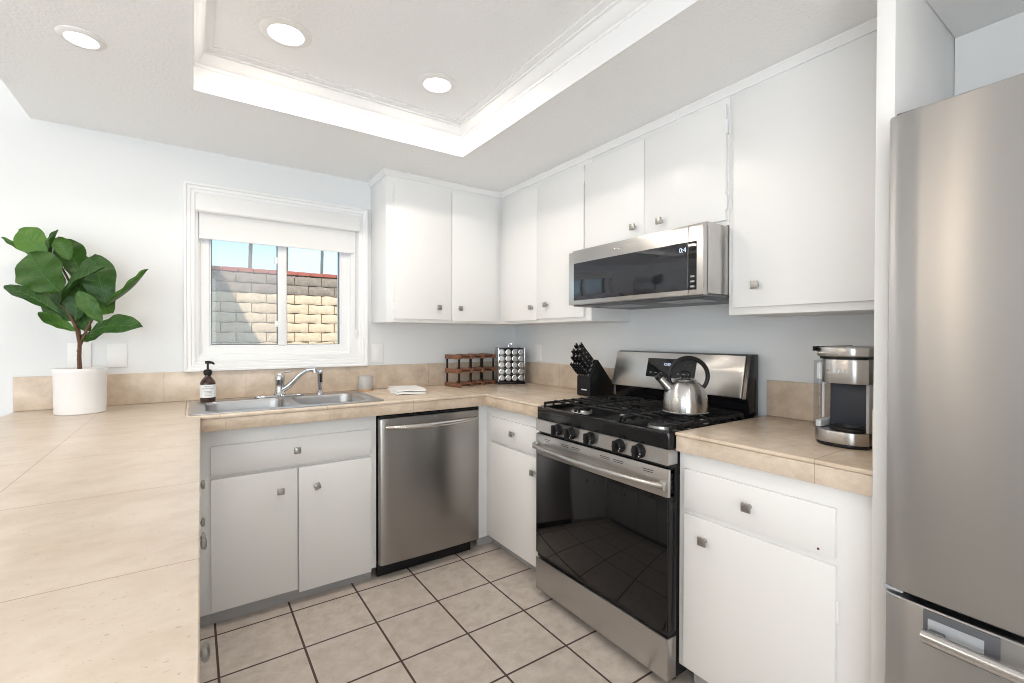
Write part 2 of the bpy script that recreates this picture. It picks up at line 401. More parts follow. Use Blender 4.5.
m = MB(); m.box(.383, .399, yf0 + .020, yf0 + .034, 1.30, 1.336, .003); m.box(.383, .399, yf0 + .02, yf0 + .034, 1.66, 1.70, .003); m.box(.388, .398, yf0 + .012, yf0 + .03, 1.31, 1.325, .002); struct('window_latch', m, VINYL, win)
m = MB()
for a, b in ((.078, .398), (.444, .74)):
    m.loft(frame_ring(a + .004, b - .004, 1.202, 1.896, [(.004, yf0 + .03), (.004, yf0 + .022), (0, yf0 + .022), (0, yf0 + .03)]), caps=(False, False))
struct('window_gasket', m, mat('gasket', (.10, .10, .11), .6), win)
struct('window_pane', MB().box(.078, .398, yf0 + .036, yf0 + .040, 1.196, 1.904), PANE, win)
struct('window_pane', MB().box(.444, .74, yf0 + .036, yf0 + .040, 1.196, 1.904), PANE, win)
struct('insect_screen', MB().box(.078, .398, yf0 + .060, yf0 + .0606, 1.196, 1.904), SCREEN, win)

T = thing('roller_blind', 'white roller blind pulled a little way down inside the kitchen window', 'blind', (.42, YB, 1.985))
part(T, 'cassette', MB().prism([(YB - .034, 1.889), (YB - .040, 1.895), (YB - .040, 1.972), (YB - .034, 1.981), (YB + .022, 1.981), (YB + .022, 1.889)], .010, .842, axis='x', b=.002), WHITEP)
part(T, 'shade', MB().box(.026, .812, YB - .002, YB - .0005, 1.765, 1.90), SHADE)
part(T, 'bottom_bar', MB().box(.026, .812, YB - .006, YB + .003, 1.754, 1.772, .002), SHADE)
m = MB()
zz = 1.885
for sx in (.822, .830): m.tube([(sx, YB - .012, 1.90), (sx, YB - .012, 1.30)], .0012, 6)
for k in range(76):
    m.ball((.822, YB - .012, 1.885 - k * .0077), .0021, seg=6)
    m.ball((.830, YB - .012, 1.885 - k * .0077), .0021, seg=6)
m.tube([(.822, YB - .012, 1.30), (.823, YB - .012, 1.292), (.826, YB - .012, 1.289), (.829, YB - .012, 1.292), (.830, YB - .012, 1.30)], .0016, 6)
part(T, 'chain', m, mat('blind_chain', (.55, .55, .56), .4))
m = MB(); m.box(.819, .834, YB - .019, YB - .006, 1.262, 1.290, .003); m.tube([(.826 + .009 * math.cos(a), YB - .012, 1.256 + .009 * math.sin(a)) for a in [2 * PI * k / 12 for k in range(12)]], .002, 6, closed=True)
part(T, 'chain_tensioner', m, WHITEP)

# ------------------------------------------------------------------ recessed lights
def downlight(x, y, z, r, label, energy):
    T = thing('recessed_light', label, 'ceiling light', (x, y, z), 'recessed ceiling lights')
    part(T, 'trim_ring', MB().lathe([(r * .66, z - .001), (r * .70, z - .008), (r * .92, z - .006), (r, z - .002), (r, z + .0005), (r * .62, z + .0005), (r * .60, z - .0005)], (x, y, 0), 40), WHITEP)
    part(T, 'lens', MB().lathe([(0, z - .004), (r * .45, z - .004), (r * .63, z - .002), (r * .63, z + .0003), (0, z + .0003)], (x, y, 0), 32), LENS)
    lamp('downlight_glow', 'AREA', (x, y, z - .012), (0, 0, -1), energy, (1.0, .90, .78), r * 1.2, shape='DISK')
downlight(.287, 1.895, HT, .088, 'round recessed light in the ceiling tray, larger of the two, near its left edge', 4)
downlight(.895, 1.89, HT, .085, 'round recessed light in the far right corner of the ceiling tray', 4)
downlight(.287, -.30, HT, .088, 'unseen added recessed light in the near left part of the ceiling tray', 1.3)  # unseen near pair added to brighten floor, worktop and ceiling
downlight(.895, -.30, HT, .088, 'unseen added recessed light in the near right part of the ceiling tray', 1.3)
downlight(-.295, 2.033, H, .062, 'round recessed light in the low ceiling above the plant, left of the tray', 3)

# ------------------------------------------------------------------ yard beyond the window
struct('ground', MB().box(-12, 24, YB + .14, 60, -.35, -.2), GROUND)
YW = 8.1
T = thing('block_wall', 'tan slump block yard wall with a red cap outside the window', 'wall', (1.4, YW, -.2))
part(T, 'wall_core', MB().box(-2.5, 6.0, YW + .03, YW + .17, -.2, 2.19), MORTAR)
def course(m, z, off):
    x = -2.5 + off
    while x < 5.95:
        w = .392; t = bmesh.new()
        bmesh.ops.create_cube(t, size=1); bmesh.ops.subdivide_edges(t, edges=t.edges[:], cuts=5, use_grid_fill=True)
        ph = random.uniform(0, 6); am = random.uniform(.004, .011); dy = random.uniform(0, .012)
        for v in t.verts:
            q = v.co; ux, uy, uz = q.x, q.y, q.z
            bul = .018 * (1 - (2 * uz) ** 4) * (1 - (2 * ux) ** 6)
            v.co = Vector((x + (ux + .5) * w, YW + .05 + uy * .09 + (-bul - dy if uy < -.4 else 0), z + (uz + .5) * .140 + math.sin(ux * 9 + ph) * am * (2 * uz)))
        m._add(t); x += .405
m = MB()
for k in range(14): course(m, -.2 + .0 + k * .1513, (.2 if k % 2 else 0))
part(T, 'block_courses', m, BLOCK)
m = MB()
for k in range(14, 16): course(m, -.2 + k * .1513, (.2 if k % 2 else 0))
part(T, 'top_courses', m, BLOCKG, 'grey top courses of blocks')
m = MB(); x = -2.5
while x < 5.95:
    m.box(x, x + .196, YW - .03, YW + .2, 2.225, 2.285 + random.uniform(-.004, .004), .006); x += .204
part(T, 'brick_cap', m, BRICK, 'red brick cap')
# patio roof on the wing to the left (casts the slanted shade on the block wall)
struct('patio_roof', MB().box(-5.5, -.137, YB + .16, 7.95, 3.035, 3.20), ROOFM)
struct('patio_post', MB().box(-.9, -.78, 7.7, 7.82, -.2, 3.035), ROOFM)

def palm(x, y, h, r, label, fr):
    T = thing('palm_tree', label, 'palm tree', (x, y, -.2), 'palms beyond the yard wall')
    pts = [(x + .03 * math.sin(k * .4), y, -.2 + h * k / 24) for k in range(25)]
    part(T, 'trunk', MB().tube(pts, [r * (1.15 - .2 * k / 24 + (.08 if k % 2 else 0)) for k in range(25)], 12), PALMB)
    top = Vector(pts[-1])
    for k in range(fr):
        a = 2 * PI * k / fr + .3; L = random.uniform(1.3, 1.8); m = MB(); d = Vector((math.cos(a), math.sin(a), 0)); s = Vector((-d.y, d.x, 0)); up = random.uniform(.0, .9) if k % 3 else -.2
        st = [top + d * L * q + Vector((0, 0, up * L * q - 1.5 * q * q * L * .6)) for q in (0, .25, .5, .75, 1)]
        for i in range(1, 5):
            for sg in (-1, 1):
                b0 = st[i]; b1 = b0 + s * sg * .42 * (1.1 - i * .18) + d * .25 + Vector((0, 0, -.22)); wv = (st[i] - st[i - 1]) * .32
                m.loft([[b0 - wv, b0 + wv, b0 + wv * .6 + Vector((0, 0, .01)), b0 - wv * .6 + Vector((0, 0, .01))], [b1 - wv * .1, b1 + wv * .1, b1 + wv * .1 + Vector((0, 0, .01)), b1 - wv * .1 + Vector((0, 0, .01))]])
        m.tube(st, [.03, .025, .02, .014, .006], 6)
        part(T, 'frond', m, PALML)
palm(3.02, 34.0, 10.0, .105, "palm trunk seen through the left pane of the window", 13)
palm(10.4, 48.0, 13.5, .13, "palm trunk in the middle of the right window pane", 13)
palm(6.12, 40.5, 12.5, .12, "palm trunk at the left edge of the right window pane", 13)

# ------------------------------------------------------------------ cabinets
def bk(m, F, u0, u1, v0, v1, z0, z1, b=0.0): return m.box(u0, u1, F - v1, F - v0, z0, z1, b)      # faces -Y
def rt(m, F, u0, u1, v0, v1, z0, z1, b=0.0): return m.box(F - v1, F - v0, u0, u1, z0, z1, b)      # faces -X
def pn(m, F, u0, u1, v0, v1, z0, z1, b=0.0): return m.box(F + v0, F + v1, u0, u1, z0, z1, b)      # faces +X
def at_run(run, F, u, v, z):
    return {bk: (u, F - v, z), rt: (F - v, u, z), pn: (F + v, u, z)}[run]
NRM = {bk: Vector((0, -1, 0)), rt: Vector((-1, 0, 0)), pn: Vector((1, 0, 0))}
def knob(par, run, F, u, v, z, rot=0.0, oval=False):
    n = NRM[run]; m = MB(); zz = Vector((0, 0, 1)); xx = zz.cross(n)
    R = Matrix((xx, zz, n)).transposed().to_4x4()
    m.M = Matrix.Translation(at_run(run, F, u, v, z)) @ R @ Matrix.Rotation(rot, 4, 'Z')
    m.lathe([(0, 0), (.008, 0), (.008, .003), (.0055, .006), (.005, .014), (.008, .018), (0, .018)], seg=16)
    if oval:
        m.lathe([(0, .016), (.010, .016), (.0165, .020), (.0175, .025), (.014, .029), (.006, .031), (0, .031)], seg=20)
    else:
        s = .0145
        m.box(-s, s, -s, s, .017, .026, .003); m.box(-s * .72, s * .72, -s * .72, s * .72, .026, .0275, .001)
    return part(par, 'knob', m, PEWTER, 'square pewter knob' if not oval else 'round pewter knob')
def hinge(par, run, F, u, v, z, sg):
    m = MB(); run(m, F, min(u, u + sg * .012), max(u, u + sg * .012), v - .019, v - .016, z - .028, z + .028, .001)
    p0 = at_run(run, F, u + sg * .002, v - .002, z - .026); p1 = at_run(run, F, u + sg * .002, v - .002, z + .026)
    m.cyl(p0, p1, .0042, seg=10); m.ball(p0, .0045, seg=8); m.ball(p1, .0045, seg=8)
    return part(par, 'hinge', m, TRIM, 'white painted hinge')
def slab(par, name, run, F, u0, u1, z0, z1, th=.018):
    m = MB(); run(m, F, u0, u1, .0005, th, z0, z1, .0022); return part(par, name, m, CAB)

# --- sink base
F = 2.340
T = thing('base_cabinet', 'white base cabinet under the sink with one drawer front and two doors', 'cabinet', (.39, 2.6, 0), 'white base cabinets')
m = MB(); m.box(.017, .767, F, F + .018, .062, .844, .001); m.box(.017, .035, F + .018, 2.888, .062, .844); m.box(.749, .767, F + .018, 2.888, .062, .844); m.box(.035, .749, F + .018, 2.888, .062, .08); m.box(.035, .749, 2.876, 2.888, .08, .6)
part(T, 'carcass', m, CAB)
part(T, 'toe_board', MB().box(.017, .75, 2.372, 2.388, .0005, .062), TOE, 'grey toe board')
d = slab(T, 'drawer_front', bk, F, .057, .737, .652, .778); knob(d, bk, F, .391, .018, .722)
d = slab(T, 'door', bk, F, .057, .393, .072, .636); knob(d, bk, F, .322, .018, .546)
d = slab(T, 'door', bk, F, .399, .737, .055, .636); knob(d, bk, F, .476, .018, .542, .35); hinge(d, bk, F, .738, .018, .58, 1); hinge(d, bk, F, .738, .018, .13, 1)
# --- corner base (faces the range run) with its filler
F2 = 1.432
T = thing('base_cabinet', 'narrow white base cabinet in the corner between dishwasher and range', 'cabinet', (1.7, 2.2, 0), 'white base cabinets')
m = MB(); m.box(F2, 2.0, 1.782, 2.345, .07, .844, .001); m.box(1.374, F2 + .005, F, F + .02, .062, .844, .001); part(T, 'carcass', m, CAB)
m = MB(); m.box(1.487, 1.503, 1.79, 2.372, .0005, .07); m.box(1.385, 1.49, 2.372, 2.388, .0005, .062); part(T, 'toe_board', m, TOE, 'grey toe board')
d = slab(T, 'drawer_front', rt, F2, 1.80, 2.285, .652, .786); knob(d, rt, F2, 2.036, .018, .725)
d = slab(T, 'door', rt, F2, 1.80, 2.285, .085, .636); knob(d, rt, F2, 1.850, .018, .563)
# --- right base
T = thing('base_cabinet', 'white base cabinet right of the range under the coffee maker', 'cabinet', (1.7, .72, 0), 'white base cabinets')
F3 = 1.419
m = MB(); m.box(F3, 2.0, .440, 1.0105, .085, .8455, .001); part(T, 'carcass', m, CAB)
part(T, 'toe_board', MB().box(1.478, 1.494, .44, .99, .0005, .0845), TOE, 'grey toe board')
d = slab(T, 'drawer_front', rt, F3, .523, .985, .653, .788, .013); knob(d, rt, F3, .754, .013, .725)
m = MB(); p = at_run(rt, F3, .563, .013, .667); m.cyl(p, (p[0] - .0012, p[1], p[2]), .0032, seg=12); part(d, 'screw_hole', m, mat('rust', (.12, .03, .02), .8))
d = slab(T, 'door', rt, F3, .521, .985, .098, .633, .013); knob(d, rt, F3, .902, .013, .566); hinge(d, rt, F3, .520, .013, .513, -1); hinge(d, rt, F3, .520, .013, .17, -1)
# --- peninsula base (its run turns very slightly off the room axis)
T = thing('base_cabinet', 'white peninsula base cabinet whose round knobs show past the counter edge', 'cabinet', (.006, 2.325, 0), 'white base cabinets')
FP = .006
m = MB(); m.box(-.62, FP - .018, -.26, 2.28, .07, .844, .001); m.box(-.62, FP - .018, 2.28, 2.33, .07, .844, .001); part(T, 'carcass', m, CAB)
part(T, 'toe_board', MB().box(-.59, -.09, -.22, 2.31, .0005, .07), TOE, 'grey toe board')
for k in range(4):
    u1 = 2.275 - k * .535; u0 = u1 - .49; c = (u0 + u1) / 2; G = FP - .018
    d = slab(T, 'drawer_front', pn, G, u0, u1, .636, .78); knob(d, pn, G, c + .05, .018, .690 if k == 0 else .668, 0, True)
    d = slab(T, 'door', pn, G, c + .003, u1, .085, .622)
    if k == 0: knob(d, pn, G, c + .09, .018, .534, 0, True)
    d = slab(T, 'door', pn, G, u0, c - .003, .085, .622)
    if k == 0: knob(d, pn, G, c - .07, .018, .534, 0, True)
T.rotation_euler.z = -.0105

# --- wall cabinets
UB, UT = 1.331, 2.165
FU, FV = 2.625, 1.717
T = thing('wall_cabinet', 'white two-door wall cabinet on the window wall, above the wine rack', 'cabinet', (1.3, 2.76, UB), 'white wall cabinets')
m = MB(); m.box(.922, FV - .001, FU, YB - .001, UB, H - .001, .001); part(T, 'carcass', m, CAB)
d = slab(T, 'door', bk, FU, .964, 1.334, 1.350, 2.150); knob(d, bk, FU, 1.243, .018, 1.425); hinge(d, bk, FU, .963, .018, 2.065, -1); hinge(d, bk, FU, .963, .018, 1.43, -1)
d = slab(T, 'door', bk, FU, 1.338, 1.678, 1.344, 2.150); knob(d, bk, FU, 1.389, .018, 1.424)
T = thing('wall_cabinet', 'white two-door wall cabinet filling the corner left of the microwave', 'cabinet', (1.86, 2.1, UB), 'white wall cabinets')
m = MB(); m.box(FV, XR - .001, 1.762, YB - .001, UB, H - .001, .001); part(T, 'carcass', m, CAB)
d = slab(T, 'door', rt, FV, 2.210, 2.572, 1.346, 2.150); knob(d, rt, FV, 2.250, .018, 1.424)
d = slab(T, 'door', rt, FV, 1.806, 2.206, 1.352, 2.150); knob(d, rt, FV, 2.108, .018, 1.432); hinge(d, rt, FV, 1.805, .018, 2.09, -1); hinge(d, rt, FV, 1.805, .018, 1.43, -1)
T = thing('wall_cabinet', 'short white two-door wall cabinet directly above the microwave', 'cabinet', (1.86, 1.4, 1.68), 'white wall cabinets')
m = MB(); m.box(FV, XR - .001, 1.0075, 1.7605, 1.682, H - .001, .001); part(T, 'carcass', m, CAB)
d = slab(T, 'door', rt, FV, 1.408, 1.796, 1.700, 2.150); knob(d, rt, FV, 1.458, .018, 1.756)
d = slab(T, 'door', rt, FV, 1.013, 1.405, 1.700, 2.150); knob(d, rt, FV, 1.310, .018, 1.754); hinge(d, rt, FV, 1.012, .018, 2.06, -1); hinge(d, rt, FV, 1.012, .018, 1.77, -1)
T = thing('wall_cabinet', 'tall white single-door wall cabinet above the coffee maker, beside the refrigerator panel', 'cabinet', (1.86, .7, UB), 'white wall cabinets')
m = MB(); m.box(FV, XR - .001, 0.4365, 1.0065, UB, H - .001, .001); part(T, 'carcass', m, CAB)
d = slab(T, 'door', rt, FV, .47, .982, 1.358, 2.150); knob(d, rt, FV, .888, .018, 1.436)
# crown along the wall cabinets
cp = [(0, H - .03), (.006, H - .03), (.009, H - .022), (.018, H - .010), (.022, H - .006), (.022, H - .0005), (0, H - .0005)]
loops = [[(.922 - d, YB - .001, z), (.922 - d, FU - d, z), (FV - d, FU - d, z), (FV - d, .4355, z)] for d, z in cp]
struct('trim_3', MB().loft(loops, caps=(False, False), closed=False), TRIM)

# --- tall panel and niche round the refrigerator
PY0, PY1 = .397, .434
T = thing('refrigerator_surround', 'white full-height panel and open niche framing the refrigerator', 'cabinet', (1.7, 0, 0))
part(T, 'side_panel', MB().box(1.381, XR - .002, PY0, PY1, .0005, H - .001, .001), CAB)
part(T, 'side_panel', MB().box(1.381, XR - .002, -.535, -.50, .0005, H - .001, .001), CAB)
part(T, 'niche_back', MB().box(1.872, 1.884, -.499, PY0 - .001, .0005, 2.137), CAB)
part(T, 'niche_top', MB().box(1.383, XR - .003, -.499, PY0 - .001, 2.138, H - .001), CAB)

# ------------------------------------------------------------------ worktops, edge tiles, backsplash
def rr(x0, x1, y0, y1, r, n=6):
    out = []
    for cx, cy, a0 in ((x1 - r, y1 - r, 0), (x0 + r, y1 - r, PI / 2), (x0 + r, y0 + r, PI), (x1 - r, y0 + r, 1.5 * PI)):
        out += [(cx + r * math.cos(a0 + PI / 2 * k / n), cy + r * math.sin(a0 + PI / 2 * k / n)) for k in range(n + 1)]
    return out
C = .914
def pe(y): return .022 + (2.29 - y) * -.0105
T = thing('countertop', 'beige travertine worktop wrapping from the peninsula past the sink to the range', 'countertop', (0, 2.29, C))
part(T, 'peninsula_slab', MB().prism([(-.65, -.3), (pe(-.3), -.3), (pe(2.29), 2.29), (-.03, 2.338), (-.03, YB - .001), (-.65, YB - .001)], C - .013, C, b=.004, seg=3), COUNTER)
part(T, 'back_slab', MB().prism([(pe(2.29) + .0005, 2.29), (1.387, 2.29), (1.387, 1.776), (XR - .001, 1.776), (XR - .001, YB - .001), (-.0295, YB - .001), (-.0295, 2.338)], C - .013, C, holes=[rr(.005, .806, 2.352, 2.815, .05)], b=.0035, seg=3), COUNTERB)
part(T, 'edge_tile', MB().box(.024, 1.389, 2.293, 2.306, C - .067, C - .0135, .002), EDGE)
part(T, 'edge_tile', MB().box(1.39, 1.403, 1.778, 2.306, C - .067, C - .0135, .002), EDGE)
m = MB(); m.prism([(pe(-.3) - .012, -.298), (pe(-.3) - .002, -.298), (pe(2.31) - .002, 2.31), (pe(2.31) - .012, 2.31)], C - .067, C - .0135, b=.002); part(T, 'edge_tile', m, EDGE)
m = MB(); m.box(.03, 1.40, 2.32, 2.338, C - .064, C - .0135); m.box(1.404, 1.425, 1.78, 2.32, C - .064, C - .0135); part(T, 'backing_board', m, CABIN)
T = thing('countertop', 'short beige travertine worktop between the range and the refrigerator panel', 'countertop', (1.7, .72, C))
part(T, 'slab', MB().prism([(1.387, .4352), (XR - .001, .4352), (XR - .001, 1.0075), (1.387, 1.0075)], C - .013, C, b=.004, seg=3), COUNTERR)
part(T, 'edge_tile', MB().box(1.39, 1.403, .4355, 1.006, C - .067, C - .0135, .002), EDGER)
m = MB(); m.box(1.404, 1.4185, .44, 1.004, C - .064, C - .0135); m.box(1.4185, 1.9, .44, 1.004, C - .067, C - .0135); part(T, 'backing_board', m, CABIN)
single('backsplash', 'long strip of beige tile backsplash below the window, from plant to corner', 'backsplash', MB().box(-.65, 2.0075, YB - .011, YB - .0006, C + .0006, 1.0645, .002), SPLASH, (.7, YB, C))
single('backsplash', 'beige tile backsplash on the right wall behind the knife block', 'backsplash', MB().box(XR - .012, XR - .0006, 1.776, YB - .0115, C + .0006, 1.0645, .002), SPLASHR, (XR, 2.3, C))
single('backsplash', 'beige tile backsplash behind the coffee maker right of the range', 'backsplash', MB().box(XR - .012, XR - .0006, .4475, 1.006, C + .0006, 1.0645, .002), SPLASHR, (XR, .7, C))
single('backsplash', 'thin upright tile end piece against the refrigerator panel', 'backsplash', MB().box(1.412, XR - .001, .4355, .4468, C + .0006, 1.066, .004), SPLASHR, (1.7, .44, C))

# ------------------------------------------------------------------ sink, faucet, sprayer
T = thing('sink', 'stainless steel double-bowl sink set in the worktop under the window', 'sink', (.4, 2.58, C))
LB = (.042, .385, 2.385, 2.735); RB = (.425, .742, 2.385, 2.735)
m = MB(); m.prism(rr(-.02, .815, 2.335, 2.832, .035), C + .0004, C + .0042, holes=[rr(*LB, .055), rr(*RB, .055)], b=.0012); part(T, 'rim', m, STEELS)
for b in (LB, RB):
    def lp(i, z, r): return [(x, y, z) for x, y in rr(b[0] + i, b[1] - i, b[2] + i, b[3] - i, r)]
    loops = [lp(-.001, C + .004, .056), lp(.001, C + .0005, .055), lp(.004, C - .01, .053), lp(.010, C - .10, .05), lp(.016, C - .135, .05), lp(.03, C - .152, .045), lp(.06, C - .158, .03), lp(.062, C - .160, .03), lp(.03, C - .156, .045), lp(.013, C - .135, .05), lp(.0075, C - .10, .05), lp(.001, C - .01, .053), lp(-.003, C + .0003, .055)]
    bo = part(T, 'bowl', MB().loft(loops, caps=(False, False)), STEELS)
    cx, cy = (b[0] + b[1]) / 2, (b[2] + b[3]) / 2
    m = MB(); m.box(b[0] + .055, b[1] - .055, b[2] + .055, b[3] - .055, C - .1605, C - .1575); m.lathe([(.045, C - .1575), (.048, C - .155), (.040, C - .153), (.036, C - .156), (0, C - .156)], (cx, cy, 0)); part(bo, 'drain', m, STEELS)
T = thing('faucet', 'chrome single-lever kitchen faucet with a curved spout on the sink deck', 'faucet', (.385, 2.785, C + .004))
Z0 = C + .0043
part(T, 'deck_plate', MB().prism(rr(.262, .508, 2.758, 2.812, .0265), Z0, Z0 + .011, b=.004, seg=3), CHROME)
part(T, 'body', MB().lathe([(0, Z0 + .011), (.030, Z0 + .011), (.031, Z0 + .016), (.026, Z0 + .024), (.0235, Z0 + .05), (.0235, Z0 + .085), (.0255, Z0 + .09), (.0255, Z0 + .098), (.024, Z0 + .112), (.017, Z0 + .124), (.008, Z0 + .128), (0, Z0 + .128)], (.385, 2.785, 0)), CHROME)
m = MB(); m.tube([(.380, 2.785, Z0 + .118), (.405, 2.782, Z0 + .132), (.430, 2.775, Z0 + .136), (.446, 2.771, Z0 + .135)], [.010, .009, .008, .005], 10, flat=.6); part(T, 'lever', m, CHROME)
pts = []
P0, P1, P2, P3 = Vector((.395, 2.775, .955)), Vector((.455, 2.755, .985)), Vector((.470, 2.735, 1.066)), Vector((.545, 2.712, 1.064))
for k in range(13):
    q = k / 12; pts.append(P0 * (1 - q) ** 3 + P1 * 3 * q * (1 - q) ** 2 + P2 * 3 * q * q * (1 - q) + P3 * q ** 3)
part(T, 'spout', MB().tube(pts, [.0155 - .004 * k / 12 for k in range(13)], 14), CHROME)
part(T, 'aerator', MB().cyl((.546, 2.712, 1.070), (.550, 2.710, 1.045), .0125, b=.002), CHROME)
T = thing('side_sprayer', 'upright chrome side sprayer right of the faucet', 'sprayer', (.590, 2.782, Z0))
part(T, 'base_collar', MB().lathe([(0, Z0), (.022, Z0), (.022, Z0 + .004), (.016, Z0 + .014), (.013, Z0 + .022), (0, Z0 + .022)], (.590, 2.782, 0)), CHROME)
m = MB(); m.tube([(.590, 2.782, Z0 + .02), (.590, 2.782, Z0 + .05), (.590, 2.781, Z0 + .085), (.590, 2.778, Z0 + .115), (.589, 2.772, Z0 + .132)], [.0115, .0125, .0145, .0165, .012], 16); part(T, 'spray_head', m, CHROME)
part(T, 'trigger', MB().box(.584, .596, 2.757, 2.765, Z0 + .07, Z0 + .118, .002), BLACKM)

# ------------------------------------------------------------------ things along the back worktop
T = thing('soap_bottle', 'amber pump bottle with a white label at the left corner of the sink', 'soap bottle', (.058, 2.777, Z0))
o = (.058, 2.777, 0)
part(T, 'bottle', MB().lathe([(0, Z0), (.031, Z0), (.0335, Z0 + .004), (.0335, Z0 + .092), (.030, Z0 + .104), (.020, Z0 + .118), (.0135, Z0 + .126), (.0135, Z0 + .134), (0, Z0 + .134)], o, 32), AMBER)
lb = part(T, 'label', MB().lathe([(.0333, Z0 + .022), (.0341, Z0 + .022), (.0341, Z0 + .086), (.0333, Z0 + .086)], o, 40), PAPER, 'white paper label')
m = MB(); fd = Vector((-.02, -1, 0)).normalized(); xd = Vector((1, -.02, 0)).normalized()
def lab(txt, size, z, w=0):
    Mx = Matrix.Translation((o[0], o[1], z)) @ Matrix((xd, Vector((0, 0, 1)), -xd.cross(Vector((0, 0, 1))) * -1)).transposed().to_4x4()
    cu = MB(); cu.text(txt, size, Matrix.Identity(4), .0002)
    for v in cu.bm.verts:
        a = v.co.x / .0345; v.co = Vector((o[0] + .0345 * math.sin(a), o[1] - .0345 * math.cos(a), z + v.co.y))
    me = bpy.data.meshes.new('t'); cu.bm.to_mesh(me); cu.bm.free(); m.bm.from_mesh(me); bpy.data.meshes.remove(me)
lab('HAND WASH', .0085, Z0 + .067)
for zz, ww in ((.079, .030), (.053, .034), (.047, .030), (.041, .034), (.033, .028)):
    a0 = -ww / 2 / .0345; t_ = bmesh.new(); vs = []
    for k in range(9):
        a = a0 - a0 * 2 * k / 8; vs.append([t_.verts.new((o[0] + .0344 * math.sin(a), o[1] - .0344 * math.cos(a), Z0 + zz + q)) for q in (-.0007, .0007)])
    for p, q in zip(vs, vs[1:]): t_.faces.new((p[0], q[0], q[1], p[1]))
    m._add(t_)
part(lb, 'print', m, INK, 'dark printed lettering')
part(T, 'collar', MB().lathe([(0, Z0 + .133), (.0155, Z0 + .133), (.0185, Z0 + .138), (.0185, Z0 + .152), (.015, Z0 + .159), (.006, Z0 + .162), (0, Z0 + .162)], o), BLACKM)
m = MB(); m.cyl((o[0], o[1], Z0 + .16), (o[0], o[1], Z0 + .192), .0048, seg=12); m.tube([(o[0] - .010, o[1] + .004, Z0 + .196), (o[0] + .004, o[1], Z0 + .197), (o[0] + .020, o[1] - .006, Z0 + .194), (o[0] + .028, o[1] - .009, Z0 + .186)], [.007, .0075, .006, .004], 10); part(T, 'pump', m, BLACKM)

T = thing('tumbler', 'small grey cup with a bare clay foot beside the sink', 'cup', (.866, 2.836, C))
o = (.866, 2.836, 0)
part(T, 'body', MB().lathe([(0, C + .012), (.040, C + .012), (.0425, C + .016), (.0415, C + .06), (.0405, C + .09), (.0385, C + .092), (.0365, C + .09), (.037, C + .02), (0, C + .018)], o), CUPG)
part(T, 'foot', MB().lathe([(0, C + .0006), (.041, C + .0006), (.043, C + .003), (.0428, C + .012), (0, C + .012)], o), TAN)

T = thing('folded_towel', 'white folded towel with a grey stripe lying left of the wine rack', 'towel', (1.05, 2.64, C))
m = MB(); m.M = Matrix.Translation((1.05, 2.64, C + .0006)) @ Matrix.Rotation(-.16, 4, 'Z')
def fold(y0, y1, x0, x1, z0, th):
    # one folded layer: rounded fold along the front edge
    t_ = bmesh.new(); bmesh.ops.create_cube(t_, size=1); bmesh.ops.subdivide_edges(t_, edges=t_.edges[:], cuts=7, use_grid_fill=True)
    for v in t_.verts:
        u, w_, q = v.co.x + .5, v.co.y + .5, v.co.z + .5
        e = min(w_, 1 - w_) * 2; f = min(1, (e * 6)) ** .5 if e > 0 else 0
        v.co = Vector((x0 + u * (x1 - x0) + .002 * math.sin(w_ * 9 + z0 * 900), y0 + w_ * (y1 - y0) + .003 * math.sin(u * 7), z0 + th * .5 + th * (q - .5) * (.55 + .45 * f) + .0016 * math.sin(u * 5 + w_ * 7)))
    m._add(t_)
fold(-.14, .15, -.088, .083, .0, .0125); part(T, 'lower_fold', m, TOWEL)
m = MB(); m.M = Matrix.Translation((1.05, 2.64, C + .0006)) @ Matrix.Rotation(-.15, 4, 'Z'); fold(-.12, .15, -.08, .088, .0135, .0125); part(T, 'upper_fold', m, TOWEL)
m = MB(); m.M = Matrix.Translation((1.05, 2.64, C + .0006)) @ Matrix.Rotation(-.155, 4, 'Z'); m.box(-.079, .080, -.116, .10, .0118, .0150, .001); part(T, 'grey_stripe', m, mat('grey_cloth', (.28, .28, .29), .9), 'grey woven stripe')

# wine rack: four rows of bars front to back on three levels, tied with dark metal straps
T = thing('wine_rack', 'small walnut wine rack of three bar levels with dark metal straps', 'wine rack', (1.566, 2.776, C), None, .20)
LV = (.0125, .106, .199); WXS = (-.153, -.051, .051, .153); D0, D1 = -.076, .076
for x in WXS:
    for z in LV:
        m = MB(); m.box(x - .0125, x + .0125, D0, D1, z - (.0118 if z < .02 else .015), z + .014, .0022); part(T, 'bar', m, WOOD, local=True)
for x in WXS:
    for y in (D0 + .012, D1 - .014):
        m = MB(); m.box(x - .0075, x + .0075, y, y + .002, .008, .203); part(T, 'strap', m, BLACKM, 'dark metal strap', local=True)
for z in LV:
    for y in (D0 + .0098, D1 - .0118):
        m = MB(); m.box(WXS[0] - .004, WXS[-1] + .004, y, y + .002, z - .003, z + .003); part(T, 'strap', m, BLACKM, 'dark metal strap', local=True)

